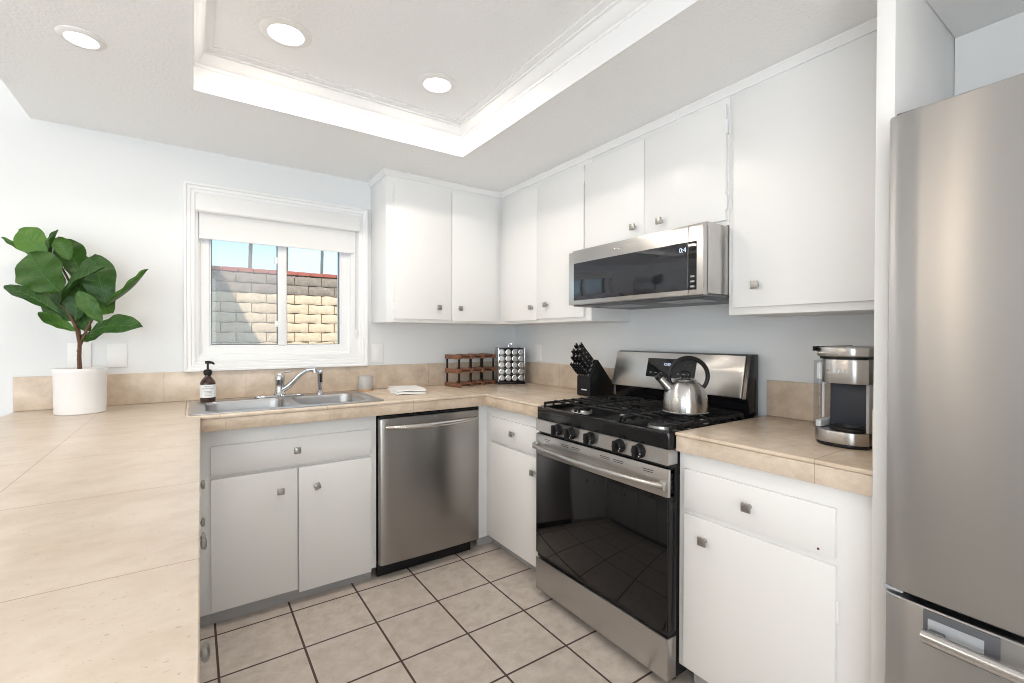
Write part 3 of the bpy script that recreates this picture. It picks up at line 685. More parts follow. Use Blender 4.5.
# spice carousel
SR = Matrix.Rotation(-.42, 4, 'Z'); SO = Vector((1.874, 2.755, C + .0006))
T = thing('spice_rack', 'square black-framed spice carousel full of chrome-capped jars in the corner', 'spice rack', SO, None, -.42)
part(T, 'base', MB().box(-.098, .098, -.098, .098, 0, .018, .006), BLACKM, local=True)
part(T, 'core', MB().box(-.043, .043, -.043, .043, .0185, .245, .002), BLACKM, local=True)
part(T, 'top_plate', MB().box(-.086, .086, -.086, .086, .2465, .252, .002), BLACKM, local=True)
m = MB()
for sx, sy in ((-1, -1), (1, -1), (1, 1), (-1, 1)): m.tube([(sx * .093, sy * .093, .0185), (sx * .093, sy * .093, .254)], .0022, 8)
for z in (.0655, .1105, .1555, .2005): m.tube([(-.093, -.093, z), (.093, -.093, z), (.093, .093, z), (-.093, .093, z)], .0014, 6, closed=True)
part(T, 'wire_frame', m, CHROME, local=True)
m = MB(); m.tube([(-.004, 0, .252), (-.006, 0, .270), (0, 0, .284), (.012, 0, .286), (.017, 0, .276), (.013, 0, .268)], .003, 8); part(T, 'top_hook', m, CHROME, local=True)
def jar_proto():
    J = thing('spice_jar', 'jar', 'spice jar', (0, 0, 0), 'spice jars in the carousel')
    part(J, 'jar_body', MB().lathe([(0, 0), (.017, 0), (.0185, .003), (.0185, .030), (0, .030)], seg=20), JARG, local=True)
    part(J, 'lid', MB().lathe([(0, .0305), (.0213, .0305), (.0221, .033), (.0221, .043), (.0208, .0458), (.0165, .0464), (.0145, .0445), (0, .0445)], seg=24), JARCAP, local=True)
    return J
rows = ['bottom', 'second lowest', 'middle', 'second highest', 'top']; fcols = ['far left', 'inner left', 'inner right', 'far right']
J0 = jar_proto(); first = True
for k in range(5):
    for c in range(4):
        J = J0 if first else copy_tree(J0); first = False
        wd = SR.to_3x3() @ Vector((0, -1, 0))
        J.matrix_world = Matrix.Translation(SO + SR @ Vector((-.0685 + c * .0457, -.0445, .0425 + k * .0452))) @ wd.to_track_quat('Z', 'Y').to_matrix().to_4x4()
        J['label'] = 'silver-capped spice jar, %s column of the %s row of the carousel' % (fcols[c], rows[k])


# ------------------------------------------------------------------ knife block and knives
KX, KY0, KY1 = 1.797, 1.853, 1.958
T = thing('knife_block', 'black slanted knife block on the worktop left of the range', 'knife block', (KX + .09, 1.905, C))
KZ = C + .004
part(T, 'block', MB().prism([(KX, KZ), (KX, KZ + .103), (KX + .056, KZ + .200), (KX + .062, KZ + .200), (KX + .190, KZ + .052), (KX + .182, KZ)], KY0, KY1, axis='y', b=.002), mat('black_wood', (.009, .009, .010), .5, **{'Specular IOR Level': .25}))
m = MB()
for x in (KX + .012, KX + .165):
    for y in (KY0 + .012, KY1 - .012): m.cyl((x, y, C + .0005), (x, y, KZ + .001), .006, seg=12)
part(T, 'foot', m, BLACKM)
m = MB(); m.text('\u25AC\u25AC', .001, Matrix.Identity(4)) if False else None
m.box(KX - .0006, KX + .0002, 1.880, 1.922, KZ + .030, KZ + .0365, .0002); part(T, 'name_mark', m, MARK, 'small white maker mark')
KD = Vector((-.74, 0, .672)).normalized(); sd = Vector((.056, 0, .097)).normalized()
def knife(kind, label, tt, y, L, r, group):
    # slot point on the slanted face
    p = Vector((KX, y, KZ + .103)) + sd * (.112 * tt) + KD * .0015
    K = thing('kitchen_knife', label, 'knife', p, group)
    side = Vector((0, 1, 0)); up = KD.cross(side)
    B = Matrix((side, up, KD)).transposed().to_4x4(); Mx = Matrix.Translation(p) @ B
    m = MB(); m.M = Mx; m.box(-r * .36, r * .36, -r * .8, r * .8, 0, .012, .0012); part(K, 'bolster', m, STEELS, 'steel bolster')
    m = MB(); m.M = Mx
    st = []
    for k in range(9):
        q = k / 8; w_ = r * (.98 + .05 * math.sin(q * PI * 2.0 - .5) + .10 * q); sh = -.006 * q * q * (L / .1)
        st.append([(r * .5 * math.cos(a), sh + w_ * math.sin(a), .0125 + q * L) for a in [2 * PI * j / 12 for j in range(12)]])
    m.loft(st); h = part(K, 'handle', m, BLACKM)
    for q in (.25, .5, .75):
        m = MB(); m.M = Mx; m.cyl((-r * .53, -.006 * q * q * (L / .1), .0125 + q * L), (r * .53, -.006 * q * q * (L / .1), .0125 + q * L), .0028, seg=8); part(h, 'rivet', m, STEELS, 'steel rivet')
    m = MB(); m.M = Mx; m.lathe([(0, .0125 + L), (r * .45, .0125 + L), (r * .35, .0125 + L + .0015), (0, .0125 + L + .0015)], (0, -.006 * (L / .1), 0), 10); part(h, 'end_cap', m, STEELS, 'steel end cap')
for i, y in enumerate((1.868, 1.887, 1.906, 1.925, 1.9435)):
    knife('steak', 'slim black steak knife in the bottom row of the knife block, %s' % ['nearest the range', 'second from range', 'middle', 'second from corner', 'nearest the corner'][i], .10, y, .082, .0085, 'steak knives in the bottom row of the block')
for i, (tt, y, L) in enumerate(((.40, 1.872, .105), (.40, 1.905, .100), (.40, 1.938, .098), (.66, 1.874, .118), (.66, 1.910, .112), (.66, 1.942, .108), (.90, 1.882, .124), (.90, 1.926, .118))):
    knife('chef', 'thick black-handled kitchen knife in the block, %s' % ['second row, range side', 'second row, middle', 'second row, corner side', 'third row, range side', 'third row, middle', 'third row, corner side', 'top row, range side', 'top row, corner side'][i], tt, y, L, .0135, 'kitchen knives in the upper rows of the block')

# ------------------------------------------------------------------ dishwasher
T = thing('dishwasher', 'stainless steel dishwasher with a bowed bar handle right of the sink cabinet', 'dishwasher', (1.065, 2.6, 0))
DX0, DX1, DY = .7745, 1.3555, 2.300
part(T, 'tub', MB().box(DX0 + .004, DX1 - .004, 2.345, 2.87, .075, .8495, .002), BLACKM)
d = part(T, 'door', MB().prism([(DX0, DY + .040), (DX0, DY + .010), (DX0 + .003, DY + .003), (DX0 + .010, DY)] + [(DX0 + .010 + (DX1 - DX0 - .02) * k / 12, DY - .006 * math.sin(PI * k / 12)) for k in range(1, 12)] + [(DX1 - .010, DY), (DX1 - .003, DY + .003), (DX1, DY + .010), (DX1, DY + .040)], .078, .826, b=.003, seg=3), STEELD)
p_ = part(d, 'control_strip', MB().box(DX0 + .006, DX1 - .006, DY + .008, DY + .040, .8265, .8385, .002), BLACK, 'black top control strip')
m = MB()
for k in range(9): m.box(.94 + k * .022, .95 + k * .022, DY + .014, DY + .019, .8383, .8387)
part(p_, 'key_legend', m, GREYL)
hp = [(DX0 + .028 + (DX1 - DX0 - .056) * k / 20, DY - .012 - .036 * math.sin(PI * k / 20) ** .6, .785 - .006 * math.sin(PI * k / 20)) for k in range(21)]
hd = part(d, 'handle', MB().tube(hp, [.012 + .010 * math.sin(PI * k / 20) ** .7 for k in range(21)], 14, flat=.7), HANDLE)
for x in (DX0 + .036, DX1 - .036): part(hd, 'handle_mount', MB().box(x - .012, x + .012, DY - .016, DY + .002, .779, .795, .003), STEEL)
part(T, 'kick_plate', MB().box(DX0 + .002, DX1 - .03, 2.352, 2.366, .004, .0745, .001), BLACKM, 'black kick plate')

# ------------------------------------------------------------------ gas range
RY0, RY1, RX = 1.0125, 1.7695, 1.357
T = thing('gas_range', 'stainless steel gas range with black oven window and five black knobs', 'range', (1.68, 1.39, 0))
m = MB(); m.box(1.405, 1.975, RY0 + .003, RY1 - .003, .035, .895, .002); part(T, 'body', m, BLACKM)
for x in (1.44, 1.93):
    for y in (RY0 + .05, RY1 - .05):
        part(T, 'leveling_foot', MB().lathe([(0, .0005), (.022, .0005), (.022, .008), (.010, .014), (.009, .0345), (0, .0345)], (x, y, 0), 16), BLACKM)
def front_plate(x0, x1, y0, y1, z0, z1, rad=.008):
    return MB().prism([(x1, y0), (x0 + rad, y0), (x0 + rad * .3, y0 + rad * .3), (x0, y0 + rad), (x0, y1 - rad), (x0 + rad * .3, y1 - rad * .3), (x0 + rad, y1), (x1, y1)], z0, z1, b=.0015)
d = part(T, 'storage_drawer', front_plate(RX, 1.404, RY0, RY1, .040, .187), STEEL)
m = MB(); m.box(RX + .012, 1.404, RY0 + .004, RY1 - .004, .190, .206); part(T, 'drawer_gap', m, BLACKM)
d = part(T, 'oven_door', front_plate(RX + .004, 1.404, RY0, RY1, .207, .784), BLACK)
part(d, 'window', MB().box(RX + .001, RX + .006, RY0 + .004, RY1 - .004, .212, .682, .001), GLASSB, 'black glass window')
part(d, 'top_band', front_plate(RX, RX + .03, RY0, RY1, .684, .783, .006), STEEL, 'brushed steel band')
m = MB()
for y0, y1 in ((1.075, 1.125), (1.215, 1.27), (1.285, 1.34), (1.46, 1.515), (1.53, 1.585), (1.66, 1.70)):
    m.box(RX - .0006, RX + .003, y0, y1, .764, .7665); m.box(RX - .0006, RX + .003, y0 + .004, y1 - .004, .757, .7592)
part(d, 'vent_slot', m, DARK, 'dark vent slots')
m = MB()
for k in range(7): m.box(RX + .012, RX + .024, RY0 - .0006, RY0 + .002, .700 + k * .010, .705 + k * .010)
part(d, 'side_louver', m, DARK, 'small dark louvers')
hp = []
for k in range(25):
    q = k / 24; y = RY0 + .012 + q * (RY1 - RY0 - .024); hp.append((RX - .018 - .040 * math.sin(q * PI) ** .55, y, .728))
hd = part(d, 'handle', MB().tube(hp, .0100, 14), STEEL)
m = MB()
for y in (RY0 + .014, RY1 - .014): m.box(RX - .024, RX + .001, y - .011, y + .011, .712, .744, .004)
part(hd, 'handle_mount', m, STEEL)
# sloped knob panel
cp_ = part(T, 'control_panel', MB().prism([(RX, .797), (RX + .001, .852), (1.41, .852), (1.41, .797)], RY0, RY1, axis='y', b=.003), STEEL)
m = MB(); m.box(RX + .02, 1.405, RY0 + .004, RY1 - .004, .7845, .7965); part(T, 'panel_gap', m, DARK)
for i, y in enumerate((1.602, 1.513, 1.393, 1.234, 1.137)):
    m = MB(); m.M = Matrix.Translation((RX + .0005, y, .8255)) @ Matrix.Rotation(-PI / 2, 4, 'Y')
    m.lathe([(0, 0), (.0265, 0), (.0265, .006), (.0245, .010), (.0235, .014), (.022, .024), (.019, .027), (0, .027)], seg=32)
    k = part(cp_, 'burner_knob', m, BLACKM)
    m = MB(); m.M = Matrix.Translation((RX + .0005, y, .8255)) @ Matrix.Rotation(-PI / 2, 4, 'Y'); m.box(-.023, .023, -.0065, .0065, .022, .040, .003); part(k, 'grip', m, BLACKM)
    m = MB(); m.M = Matrix.Translation((RX + .0005, y, .8255)) @ Matrix.Rotation(-PI / 2, 4, 'Y')
    for a in (.6, 1.0): m.box(.0215 * math.cos(a + 1.2) - .0018, .0215 * math.cos(a + 1.2) + .0018, .0215 * math.sin(a + 1.2) - .0018, .0215 * math.sin(a + 1.2) + .0018, .0235, .0262)
    part(k, 'red_dot', m, RED, 'red mark')
    m = MB(); m.M = Matrix.Translation((RX + .0005, y, .8255)) @ Matrix.Rotation(-PI / 2, 4, 'Y')
    for a in (-2.5, -2.0): m.box(.0205 * math.cos(a + .2) - .0015, .0205 * math.cos(a + .2) + .0015, .0205 * math.sin(a + .2) - .0015, .0205 * math.sin(a + .2) + .0015, .0235, .0262)
    part(k, 'white_tick', m, MARK, 'white tick mark')
part(cp_, 'maker_mark', MB().box(RX - .0004, RX + .002, 1.045, 1.085, .806, .809), GREYL)
# cooktop
m = MB()
po = [(1.372, RY0), (1.366, RY0 + .003), (1.360, RY0 + .012), (1.360, RY1 - .012), (1.366, RY1 - .003), (1.372, RY1), (1.955, RY1), (1.955, RY0)]
m.prism(po, .853, .911, holes=[rr(1.388, 1.876, RY0 + .022, RY1 - .022, .03)], b=.005, seg=3); m.box(1.37, 1.95, RY0 + .012, RY1 - .012, .880, .890)
part(T, 'cooktop', m, BLACK)
for nm, x, y, r in (('front left', 1.475, 1.575, .042), ('front right', 1.475, 1.130, .048), ('rear left', 1.735, 1.575, .036), ('rear right', 1.735, 1.130, .036), ('centre', 1.60, 1.392, .034)):
    m = MB(); sx = 1.7 if nm == 'centre' else 1
    m.M = Matrix.Translation((x, y, 0)) @ Matrix.Diagonal((sx, 1, 1, 1))
    m.lathe([(0, .8902), (r * 1.25, .8902), (r * 1.2, .894), (r * 1.12, .898), (r * 1.08, .911), (r * .8, .9115), (0, .9115)], seg=32); b_ = part(T, 'burner', m, mat('burner_alloy', (.72, .71, .69), .3, 1.0), 'bright metal burner base')
    m = MB(); m.M = Matrix.Translation((x, y, 0)) @ Matrix.Diagonal((sx, 1, 1, 1)); m.lathe([(0, .9118), (r * .98, .9118), (r * 1.0, .914), (r * .92, .919), (r * .5, .921), (0, .921)], seg=32); part(b_, 'burner_cap', m, IRON, 'black burner cap')
GZ = .938
for y0, y1 in ((RY0 + .012, 1.259), (1.263, 1.519), (1.523, RY1 - .012)):
    m = MB()
    ym = (y0 + y1) / 2; ctr = 1.3 < ym < 1.5
    bxs = ((1.60, .075),) if ctr else ((1.475, .05), (1.735, .045))
    for k in range(1, 9):
        x = 1.400 + k * .0575
        if any(abs(x - bx) < hw for bx, hw in bxs):
            for ya, sg in ((y0, 1), (y1, -1)):
                ye = ym - sg * .034
                m.tube([(x, ya + sg * .001, .9125), (x, ya + sg * .004, GZ - .012), (x, ya + sg * .013, GZ - .006), (x, ye, GZ - .006), (x, ye + sg * .006, GZ - .013)], [.006, .006, .006, .0055, .004], 6)
        else:
            m.tube([(x, y0 + .001, .9125), (x, y0 + .004, GZ - .012), (x, y0 + .013, GZ - .006), (x, ym, GZ - .006), (x, y1 - .013, GZ - .006), (x, y1 - .004, GZ - .012), (x, y1 - .001, .9125)], .006, 6)
    for y in (y0 + .006, y1 - .006): m.box(1.398, 1.864, y - .0045, y + .0045, GZ - .018, GZ - .006, .001)
    for x in (1.862,):
        m.box(x - .005, x + .005, y0 + .004, y1 - .004, GZ - .018, GZ - .007, .001)
    for x in (1.398, 1.862):
        for y in (y0 + .009, y1 - .009): m.box(x - .005, x + .005, y - .005, y + .005, .9115, GZ - .008, .001)
    part(T, 'grate', m, IRON, 'black cast iron grate')
# backguard
bgd = part(T, 'backguard', MB().prism([(1.915, .912), (1.905, .985), (1.885, .988), (1.926, 1.166), (1.940, 1.172), (1.985, 1.172), (1.985, .912)], RY0 + .016, RY1, axis='y', b=.003), BLACK)
def lean(z): return 1.885 + (z - .988) / .178 * .041
m = MB(); t_ = [(RY0 + .033, .990), (RY1 - .003, .990), (RY1 - .006, 1.166), (RY0 + .035, 1.166)]
m.loft([[(lean(z) - .001, y, z) for y, z in t_], [(lean(z) - .008, y, z) for y, z in t_], [(lean(z) - .0095, y + (.004 if y < 1.3 else -.004), z + (.004 if z < 1.1 else -.004)) for y, z in t_]])
fp = part(bgd, 'steel_fascia', m, STEEL)
m = MB(); t_ = [(1.272, 1.048), (1.548, 1.048), (1.548, 1.140), (1.272, 1.140)]
m.loft([[(lean(z) - .009, y, z) for y, z in t_], [(lean(z) - .0108, y, z) for y, z in t_]]); dp = part(bgd, 'display_panel', m, GLASSB, 'black display panel')
m = MB(); RM = Matrix(((0, .2245, -.9745), (-1, 0, 0), (0, .9745, .2245))).to_4x4()
def at_fascia(y, z): return Matrix.Translation((lean(z) - .0110, y, z)) @ RM
m.text('12:00', .018, at_fascia(1.43, 1.112)); part(dp, 'clock', m, DISP, 'lit clock digits')
m = MB()
for y in (1.52, 1.49, 1.46, 1.36, 1.33, 1.30):
    m.M = Matrix.Identity(4); x = lean(1.07) - .0112; m.box(x, x + .001, y - .007, y + .007, 1.068, 1.0715); m.box(x, x + .001, y - .004, y + .004, 1.060, 1.062)
    x = lean(1.115) - .0112
    if y > 1.48 or y < 1.34: m.box(x, x + .001, y - .006, y + .006, 1.111, 1.1135)
part(dp, 'key_legend', m, GREYL, 'pale key legends')

# ------------------------------------------------------------------ kettle
KC = Vector((1.648, 1.150, GZ + .0008)); e = Vector((.824, -.567, 0)); kz = KC.z
T = thing('kettle', 'stainless steel whistling kettle with black ring handle on the range', 'kettle', KC)
o = (KC.x, KC.y, 0)
part(T, 'body', MB().lathe([(0, kz), (.082, kz), (.090, kz + .003), (.091, kz + .007), (.0875, kz + .010), (.0885, kz + .03), (.0875, kz + .05), (.082, kz + .078), (.071, kz + .103), (.056, kz + .122), (.043, kz + .131), (0, kz + .132)], o, 48), STEELK)
l_ = part(T, 'lid', MB().lathe([(.0425, kz + .1322), (.043, kz + .134), (.036, kz + .138), (.02, kz + .142), (.008, kz + .1435), (0, kz + .1435), (0, kz + .1322)], o, 36), STEELK)
m = MB(); m.cyl((o[0], o[1], kz + .143), (o[0], o[1], kz + .150), .008, seg=12)
kc = Vector((o[0], o[1], kz + .156))
m.tube([kc + e * (.021 * math.cos(a)) + Vector((0, 0, .012 * math.sin(a))) for a in [2 * PI * k / 20 for k in range(20)]], .0038, 8, closed=True); part(l_, 'lid_knob', m, BLACKM, 'black lid loop')
b0 = KC - e * .064 + Vector((0, 0, .098)); b1 = KC - e * .104 + Vector((0, 0, .142))
sp = part(T, 'spout', MB().tube([b0 + (b0 - b1) * .25, b0, b0.lerp(b1, .5), b1], [.024, .022, .0175, .0155], 20), STEELK)
dv = (b1 - b0).normalized()
part(sp, 'whistle_cap', MB().cyl(b1 - dv * .002, b1 + dv * .014, .0175, .0165, 20, .002), BLACKM, 'black whistle cap')
hc = KC + e * .012 + Vector((0, 0, .148)); hpt = []
for k in range(27):
    a = math.radians(205 - k * (205 + 62) / 26); hpt.append(hc + e * (.079 * math.cos(a)) + Vector((0, 0, .074 * math.sin(a))))
part(T, 'handle', MB().tube(hpt, [.0075 + .0018 * math.sin(PI * k / 26) for k in range(27)], 12), BLACKM, 'black ring handle')
m = MB(); m.tube([KC - e * .052 + Vector((0, 0, .112)), hpt[0]], [.007, .0075], 10); m.tube([KC + e * .060 + Vector((0, 0, .106)), hpt[-1]], [.008, .008], 10); part(T, 'handle_bracket', m, STEELK)

# ------------------------------------------------------------------ microwave
MX, MY0, MY1, MZ0, MZ1 = 1.545, 1.0100, 1.7520, 1.398, 1.663
T = thing('microwave', 'low stainless steel microwave hood mounted over the range', 'microwave', (1.8, 1.39, MZ0))
part(T, 'case', MB().box(MX + .03, XR - .002, MY0, MY1, MZ0 + .012, MZ1 + .014, .002), STEEL)
m = MB(); m.box(MX + .034, XR - .004, MY0 + .004, MY1 - .004, MZ0, MZ0 + .0115, .003)
part(T, 'underside', m, GREYP)
for y in (1.10, 1.45): part(T, 'grease_filter', MB().box(1.66, 1.80, y, y + .2, MZ0 - .003, MZ0 - .0003, .001), GREYL)
def bow(y): return MX + .006 * ((2 * (y - MY0) / (MY1 - MY0) - 1) ** 2) ** 1.5
def bow_panel(y0, y1, z0, z1, d0, d1, bev=.002, n=14):
    ys = [y0 + (y1 - y0) * k / n for k in range(n + 1)]
    return MB().prism([(bow(y) + d0, y) for y in ys] + [(bow(y) + d1, y) for y in reversed(ys)], z0, z1, b=bev)
d = part(T, 'door', bow_panel(1.0715, MY1, MZ0 + .006, MZ1, 0, .030), STEEL)
part(d, 'window', bow_panel(1.073, 1.712, 1.424, 1.606, -.0014, .003, .0006), GLASSM, 'dark glass window')
part(T, 'control_strip', bow_panel(MY0, 1.0695, MZ0 + .006, MZ1, 0, .030), STEEL)
cs = part(T, 'control_glass', bow_panel(1.036, 1.0690, 1.424, 1.606, -.0014, .003, .0006), GLASSB, 'black glass control strip')
m = MB()
for z in (1.475, 1.456, 1.437): m.box(bow(1.05) - .0022, bow(1.05), 1.044, 1.061, z - .004, z + .003, .0008)
part(cs, 'button', m, GREYL, 'pale touch buttons')
m = MB(); m.M = Matrix.Identity(4); m.text('0:4', .026, Matrix.Translation((bow(1.09) - .0020, 1.094, 1.578)) @ Matrix(((0, 0, -1), (-1, 0, 0), (0, 1, 0))).to_4x4(), .0003); part(d, 'clock', m, DISP, 'lit clock digits')
m = MB(); c0 = Vector((bow(1.46) - .0008, 1.46, 1.636)); m.tube([c0 + Vector((0, .013 * math.cos(a), .0065 * math.sin(a))) for a in [2 * PI * k / 20 for k in range(20)]], .0008, 6, closed=True)
for q in range(5): m.box(bow(1.46) - .001, bow(1.46) + .001, 1.440 - q * .011, 1.446 - q * .011, 1.632, 1.640, .0006)
part(d, 'emblem', m, CHROME, 'small raised maker emblem')

# ------------------------------------------------------------------ coffee maker
T = thing('coffee_maker', 'steel and black single-cup coffee maker beside the refrigerator panel', 'coffee maker', (1.74, .59, C))
Y0, Y1, X0, X1 = .519, .661, 1.592, 1.93
def dee(y0, y1, x0, x1, bul, n=14, r=.018):
    out = [(x1, y0), (x1, y1)]
    for k in range(n + 1):
        y = y1 + (y0 - y1) * k / n; s_ = 2 * k / n - 1; out.append((x0 + bul * .62 * (abs(s_) ** 3.2), y))
    return out
z = C + .001
part(T, 'base_foot', MB().prism(dee(Y0 + .003, Y1 - .003, X0 + .002, X1, .05), z, z + .010, b=.002), BLACKM)
part(T, 'base', MB().prism(dee(Y0, Y1, X0, X1, .05), z + .0105, z + .047, b=.002), STEEL)
part(T, 'drip_tray', MB().prism(dee(Y0 + .009, Y1 - .036, X0 + .006, 1.667, .05), z + .0475, z + .058, b=.003), BLACKM)
m = MB(); m.lathe([(0, z + .0582), (.022, z + .0582), (.022, z + .060), (.016, z + .0605), (0, z + .0595)], (1.655, .575, 0), 24); part(T, 'tray_grate', m, GREYP)
part(T, 'tower', MB().box(1.668, X1, Y0 + .009, .638, z + .0475, z + .1915, .003), NAVY)
part(T, 'side_panel', MB().box(1.622, X1 - .004, Y0 - .0002, Y0 + .0085, z + .0476, z + .1915, .002), mat('grey_side_plastic', (.42, .42, .43), .45))
h = part(T, 'brew_head', MB().prism(dee(Y0, .641, X0, 1.90, .040), z + .192, z + .264, b=.002), STEEL)
m = MB(); cu = MB(); cu.text('KEURIG', .0165, Matrix.Identity(4), .0005)
for v in cu.bm.verts:
    y = .592 - v.co.x; s_ = 2 * (y - Y0) / (.641 - Y0) - 1; v.co = Vector((X0 + .045 * .62 * abs(s_) ** 3.2 - .0004 - v.co.z, y, z + .228 + v.co.y))
me = bpy.data.meshes.new('t'); cu.bm.to_mesh(me); cu.bm.free(); m.bm.from_mesh(me); bpy.data.meshes.remove(me)
part(h, 'raised_lettering', m, CHROME, 'raised maker lettering')
part(T, 'lid_gap', MB().prism(dee(Y0 + .003, .650, X0 + .003, 1.90, .045), z + .2645, z + .2715), BLACKM)
l_ = part(T, 'lid', MB().prism(dee(Y0, .656, X0 - .002, 1.90, .045), z + .272, z + .301, b=.005, seg=3), STEEL)
part(l_, 'lid_handle', MB().box(X0 - .010, X0 + .004, .590, .640, z + .280, z + .285, .002), STEELS)
part(T, 'lid_hinge', MB().box(1.60, 1.90, Y1 - .0045, Y1 + .001, z + .288, z + .303, .002), BLACKM)
rs = part(T, 'water_tank', MB().loft([[(x, y, zz) for x, y in rr(1.612, 1.80, .6415, Y1 + .004, .008)] for zz in (z + .0478, z + .258)], caps=(True, True)), TANK, 'clear water tank')
m = MB(); m.cyl((1.66, .653, z + .075), (1.66, .653, z + .235), .004, seg=12); m.box(1.625, 1.79, .645, .662, z + .049, z + .07, .003); m.box(1.63, 1.70, .645, .662, z + .20, z + .25, .003); part(rs, 'tank_fitting', m, WHITEP, 'pale tank fittings')

# ------------------------------------------------------------------ refrigerator
T = thing('refrigerator', 'large stainless steel refrigerator with bottom freezer drawer at the right edge', 'refrigerator', (1.6, -.05, 0))
FY0, FY1 = -.485, .386
part(T, 'cabinet', MB().box(1.36, 1.865, FY0 + .004, FY1 - .002, .03, 1.735, .004), GREYP)
part(T, 'kick_grille', MB().box(1.37, 1.40, FY0 + .02, FY1 - .02, .004, .029), BLACKM)
def conv(y): s_ = (y - (FY0 + FY1) / 2) / ((FY1 - FY0) / 2); return 1.276 + .020 * s_ * s_
def fdoor(y0, y1, x1=1.352, n=28, rad=.016):
    out = [(x1, y0)]
    ys = [y0 + .0 + (y1 - y0) * k / n for k in range(n + 1)]
    out += [(conv(y0) + rad, y0), (conv(y0) + rad * .3, y0 + rad * .3)]
    out += [(conv(y), y) for y in ys if y0 + rad * .9 < y < y1 - rad * .9]
    out += [(conv(y1) + rad * .3, y1 - rad * .3), (conv(y1) + rad, y1), (x1, y1)]
    return out
dr = part(T, 'upper_door', MB().prism(fdoor(FY0, FY1), .682, 1.742, b=.004, seg=3), STEELV)
m = MB(); m.box(1.30, 1.345, FY1 - .035, FY1 + .0005, .674, .6815, .002); m.cyl((1.322, FY1 - .016, .664), (1.322, FY1 - .016, .676), .006, seg=12); part(T, 'hinge', m, GREYL, 'small grey hinge')
m = MB(); m.box(1.305, 1.37, FY1 - .060, FY1 - .014, 1.7425, 1.7475, .002); part(T, 'hinge_cover', m, GREYP)
fz = part(T, 'freezer_drawer', MB().prism(fdoor(FY0, FY1), .045, .668, b=.004, seg=3), STEELV)
def strip(y0, y1, z0, z1, d0, d1, n=10, b=.001):
    ys = [y0 + (y1 - y0) * k / n for k in range(n + 1)]
    return MB().prism([(conv(y) + d0, y) for y in ys] + [(conv(y) + d1, y) for y in reversed(ys)], z0, z1, b=b)
bz = part(fz, 'handle_bezel', strip(.196, .312, .590, .664, -.004, .003), GREYP, 'dark grey bezel')
part(bz, 'bezel_inset', strip(.218, .304, .606, .648, -.0056, .0, 6, .0005), GREYL, 'pale inset panel')
m = MB(); ys = [.306 - k * (.306 - FY0 - .09) / 16 for k in range(17)]
m.tube([(conv(y) - .034, y, .622) for y in ys], .0135, 18)
hb = part(fz, 'handle_bar', m, HANDLE)
for y in (.2885, -.3775): part(hb, 'handle_post', MB().box(conv(y) - .03, conv(y) - .002, y - .0135, y + .0135, .611, .629, .003), GREYP)

# ------------------------------------------------------------------ switch and outlet plates
def plate(name, label, cat, x, z, w, h, kind):
    T = thing(name, label, cat, (x, YB, z))
    y = YB - .0006
    part(T, 'cover', MB().prism([(x - w / 2, z - h / 2), (x + w / 2, z - h / 2), (x + w / 2, z + h / 2), (x - w / 2, z + h / 2)], y - .006, y, axis='y', b=.0025), WHITEP)
    if kind == 'rocker': part(T, 'rocker', MB().box(x - .016, x + .016, y - .0085, y - .0062, z - .033, z + .033, .0015), VINYL)
    if kind == 'outlet':
        for dz in (-.02, .02):
            f = part(T, 'receptacle', MB().box(x - .017, x + .017, y - .0080, y - .0062, z + dz - .0145, z + dz + .0145, .002), VINYL)
            m = MB()
            for sx in (-.0065, .0065): m.box(x + sx - .0011, x + sx + .0011, y - .0084, y - .0079, z + dz - .002, z + dz + .007)
            m.cyl((x, y - .0084, z + dz - .008), (x, y - .0079, z + dz - .008), .0025, seg=10); part(f, 'slot', m, DARK, 'dark slots')
plate('light_switch', 'white rocker switch plate on the wall right of the window', 'light switch', .960, 1.142, .076, .118, 'rocker')
plate('wall_outlet', 'white duplex outlet on the wall behind the potted plant', 'outlet', -.437, 1.155, .082, .120, 'outlet')
plate('blank_plate', 'white blank wall plate right of the potted plant', 'wall plate', -.303, 1.152, .076, .114, 'blank')
T = thing('wall_outlet', 'white outlet on the right wall between spice carousel and knife block', 'outlet', (XR, 2.605, 1.133))
m = MB(); m.prism([(2.569, 1.075), (2.641, 1.075), (2.641, 1.190), (2.569, 1.190)], XR - .0066, XR - .0006, axis='x', b=.0025); part(T, 'cover', m, WHITEP)
part(T, 'receptacle', MB().box(XR - .0092, XR - .0068, 2.589, 2.621, 1.10, 1.166, .002), VINYL)

# ------------------------------------------------------------------ potted fiddle leaf
PC = Vector((-.404, 2.705, C + .0006))
T = thing('potted_plant', 'fiddle leaf plant in a white cylindrical pot on the peninsula corner', 'plant', PC)
z = PC.z
part(T, 'pot', MB().lathe([(0, z), (.082, z), (.0845, z + .003), (.0865, z + .17), (.089, z + .176), (.0895, z + .189), (.088, z + .1925), (.085, z + .1925), (.083, z + .188), (.080, z + .165), (0, z + .160)], (PC.x, PC.y, 0), 48), WHITEC)
part(T, 'soil', MB().lathe([(0, z + .1605), (.079, z + .1655), (.0805, z + .172), (.05, z + .177), (.02, z + .181), (0, z + .181)], (PC.x, PC.y, 0), 32), SOIL)
LR = CR; LU = Vector((0, 0, 1)); LF = Vector((.567, .824, 0))
K = 1 / 231.0
def pp(px, py, d=0.0):
    # metres in the plant's own upright plane, measured from the soil; d = depth away from the room
    q = Vector((PC.x, PC.y, z + .1925)) + Vector((.824, -.567, 0)) * ((px - 81) * K) + LU * ((367 - py) * K)
    return q + (q - Vector((0, 0, 1.245))) * (d / 2.0)
m = MB()
def stem(pts, rs): m.tube([pp(*p) for p in pts], rs, 8)
stem([(80.5, 371, 0), (80, 356, .004), (80.5, 342, .0), (78, 330, -.01), (72, 316, -.02), (64, 305, -.03)], [.0085, .0075, .007, .006, .005, .004])
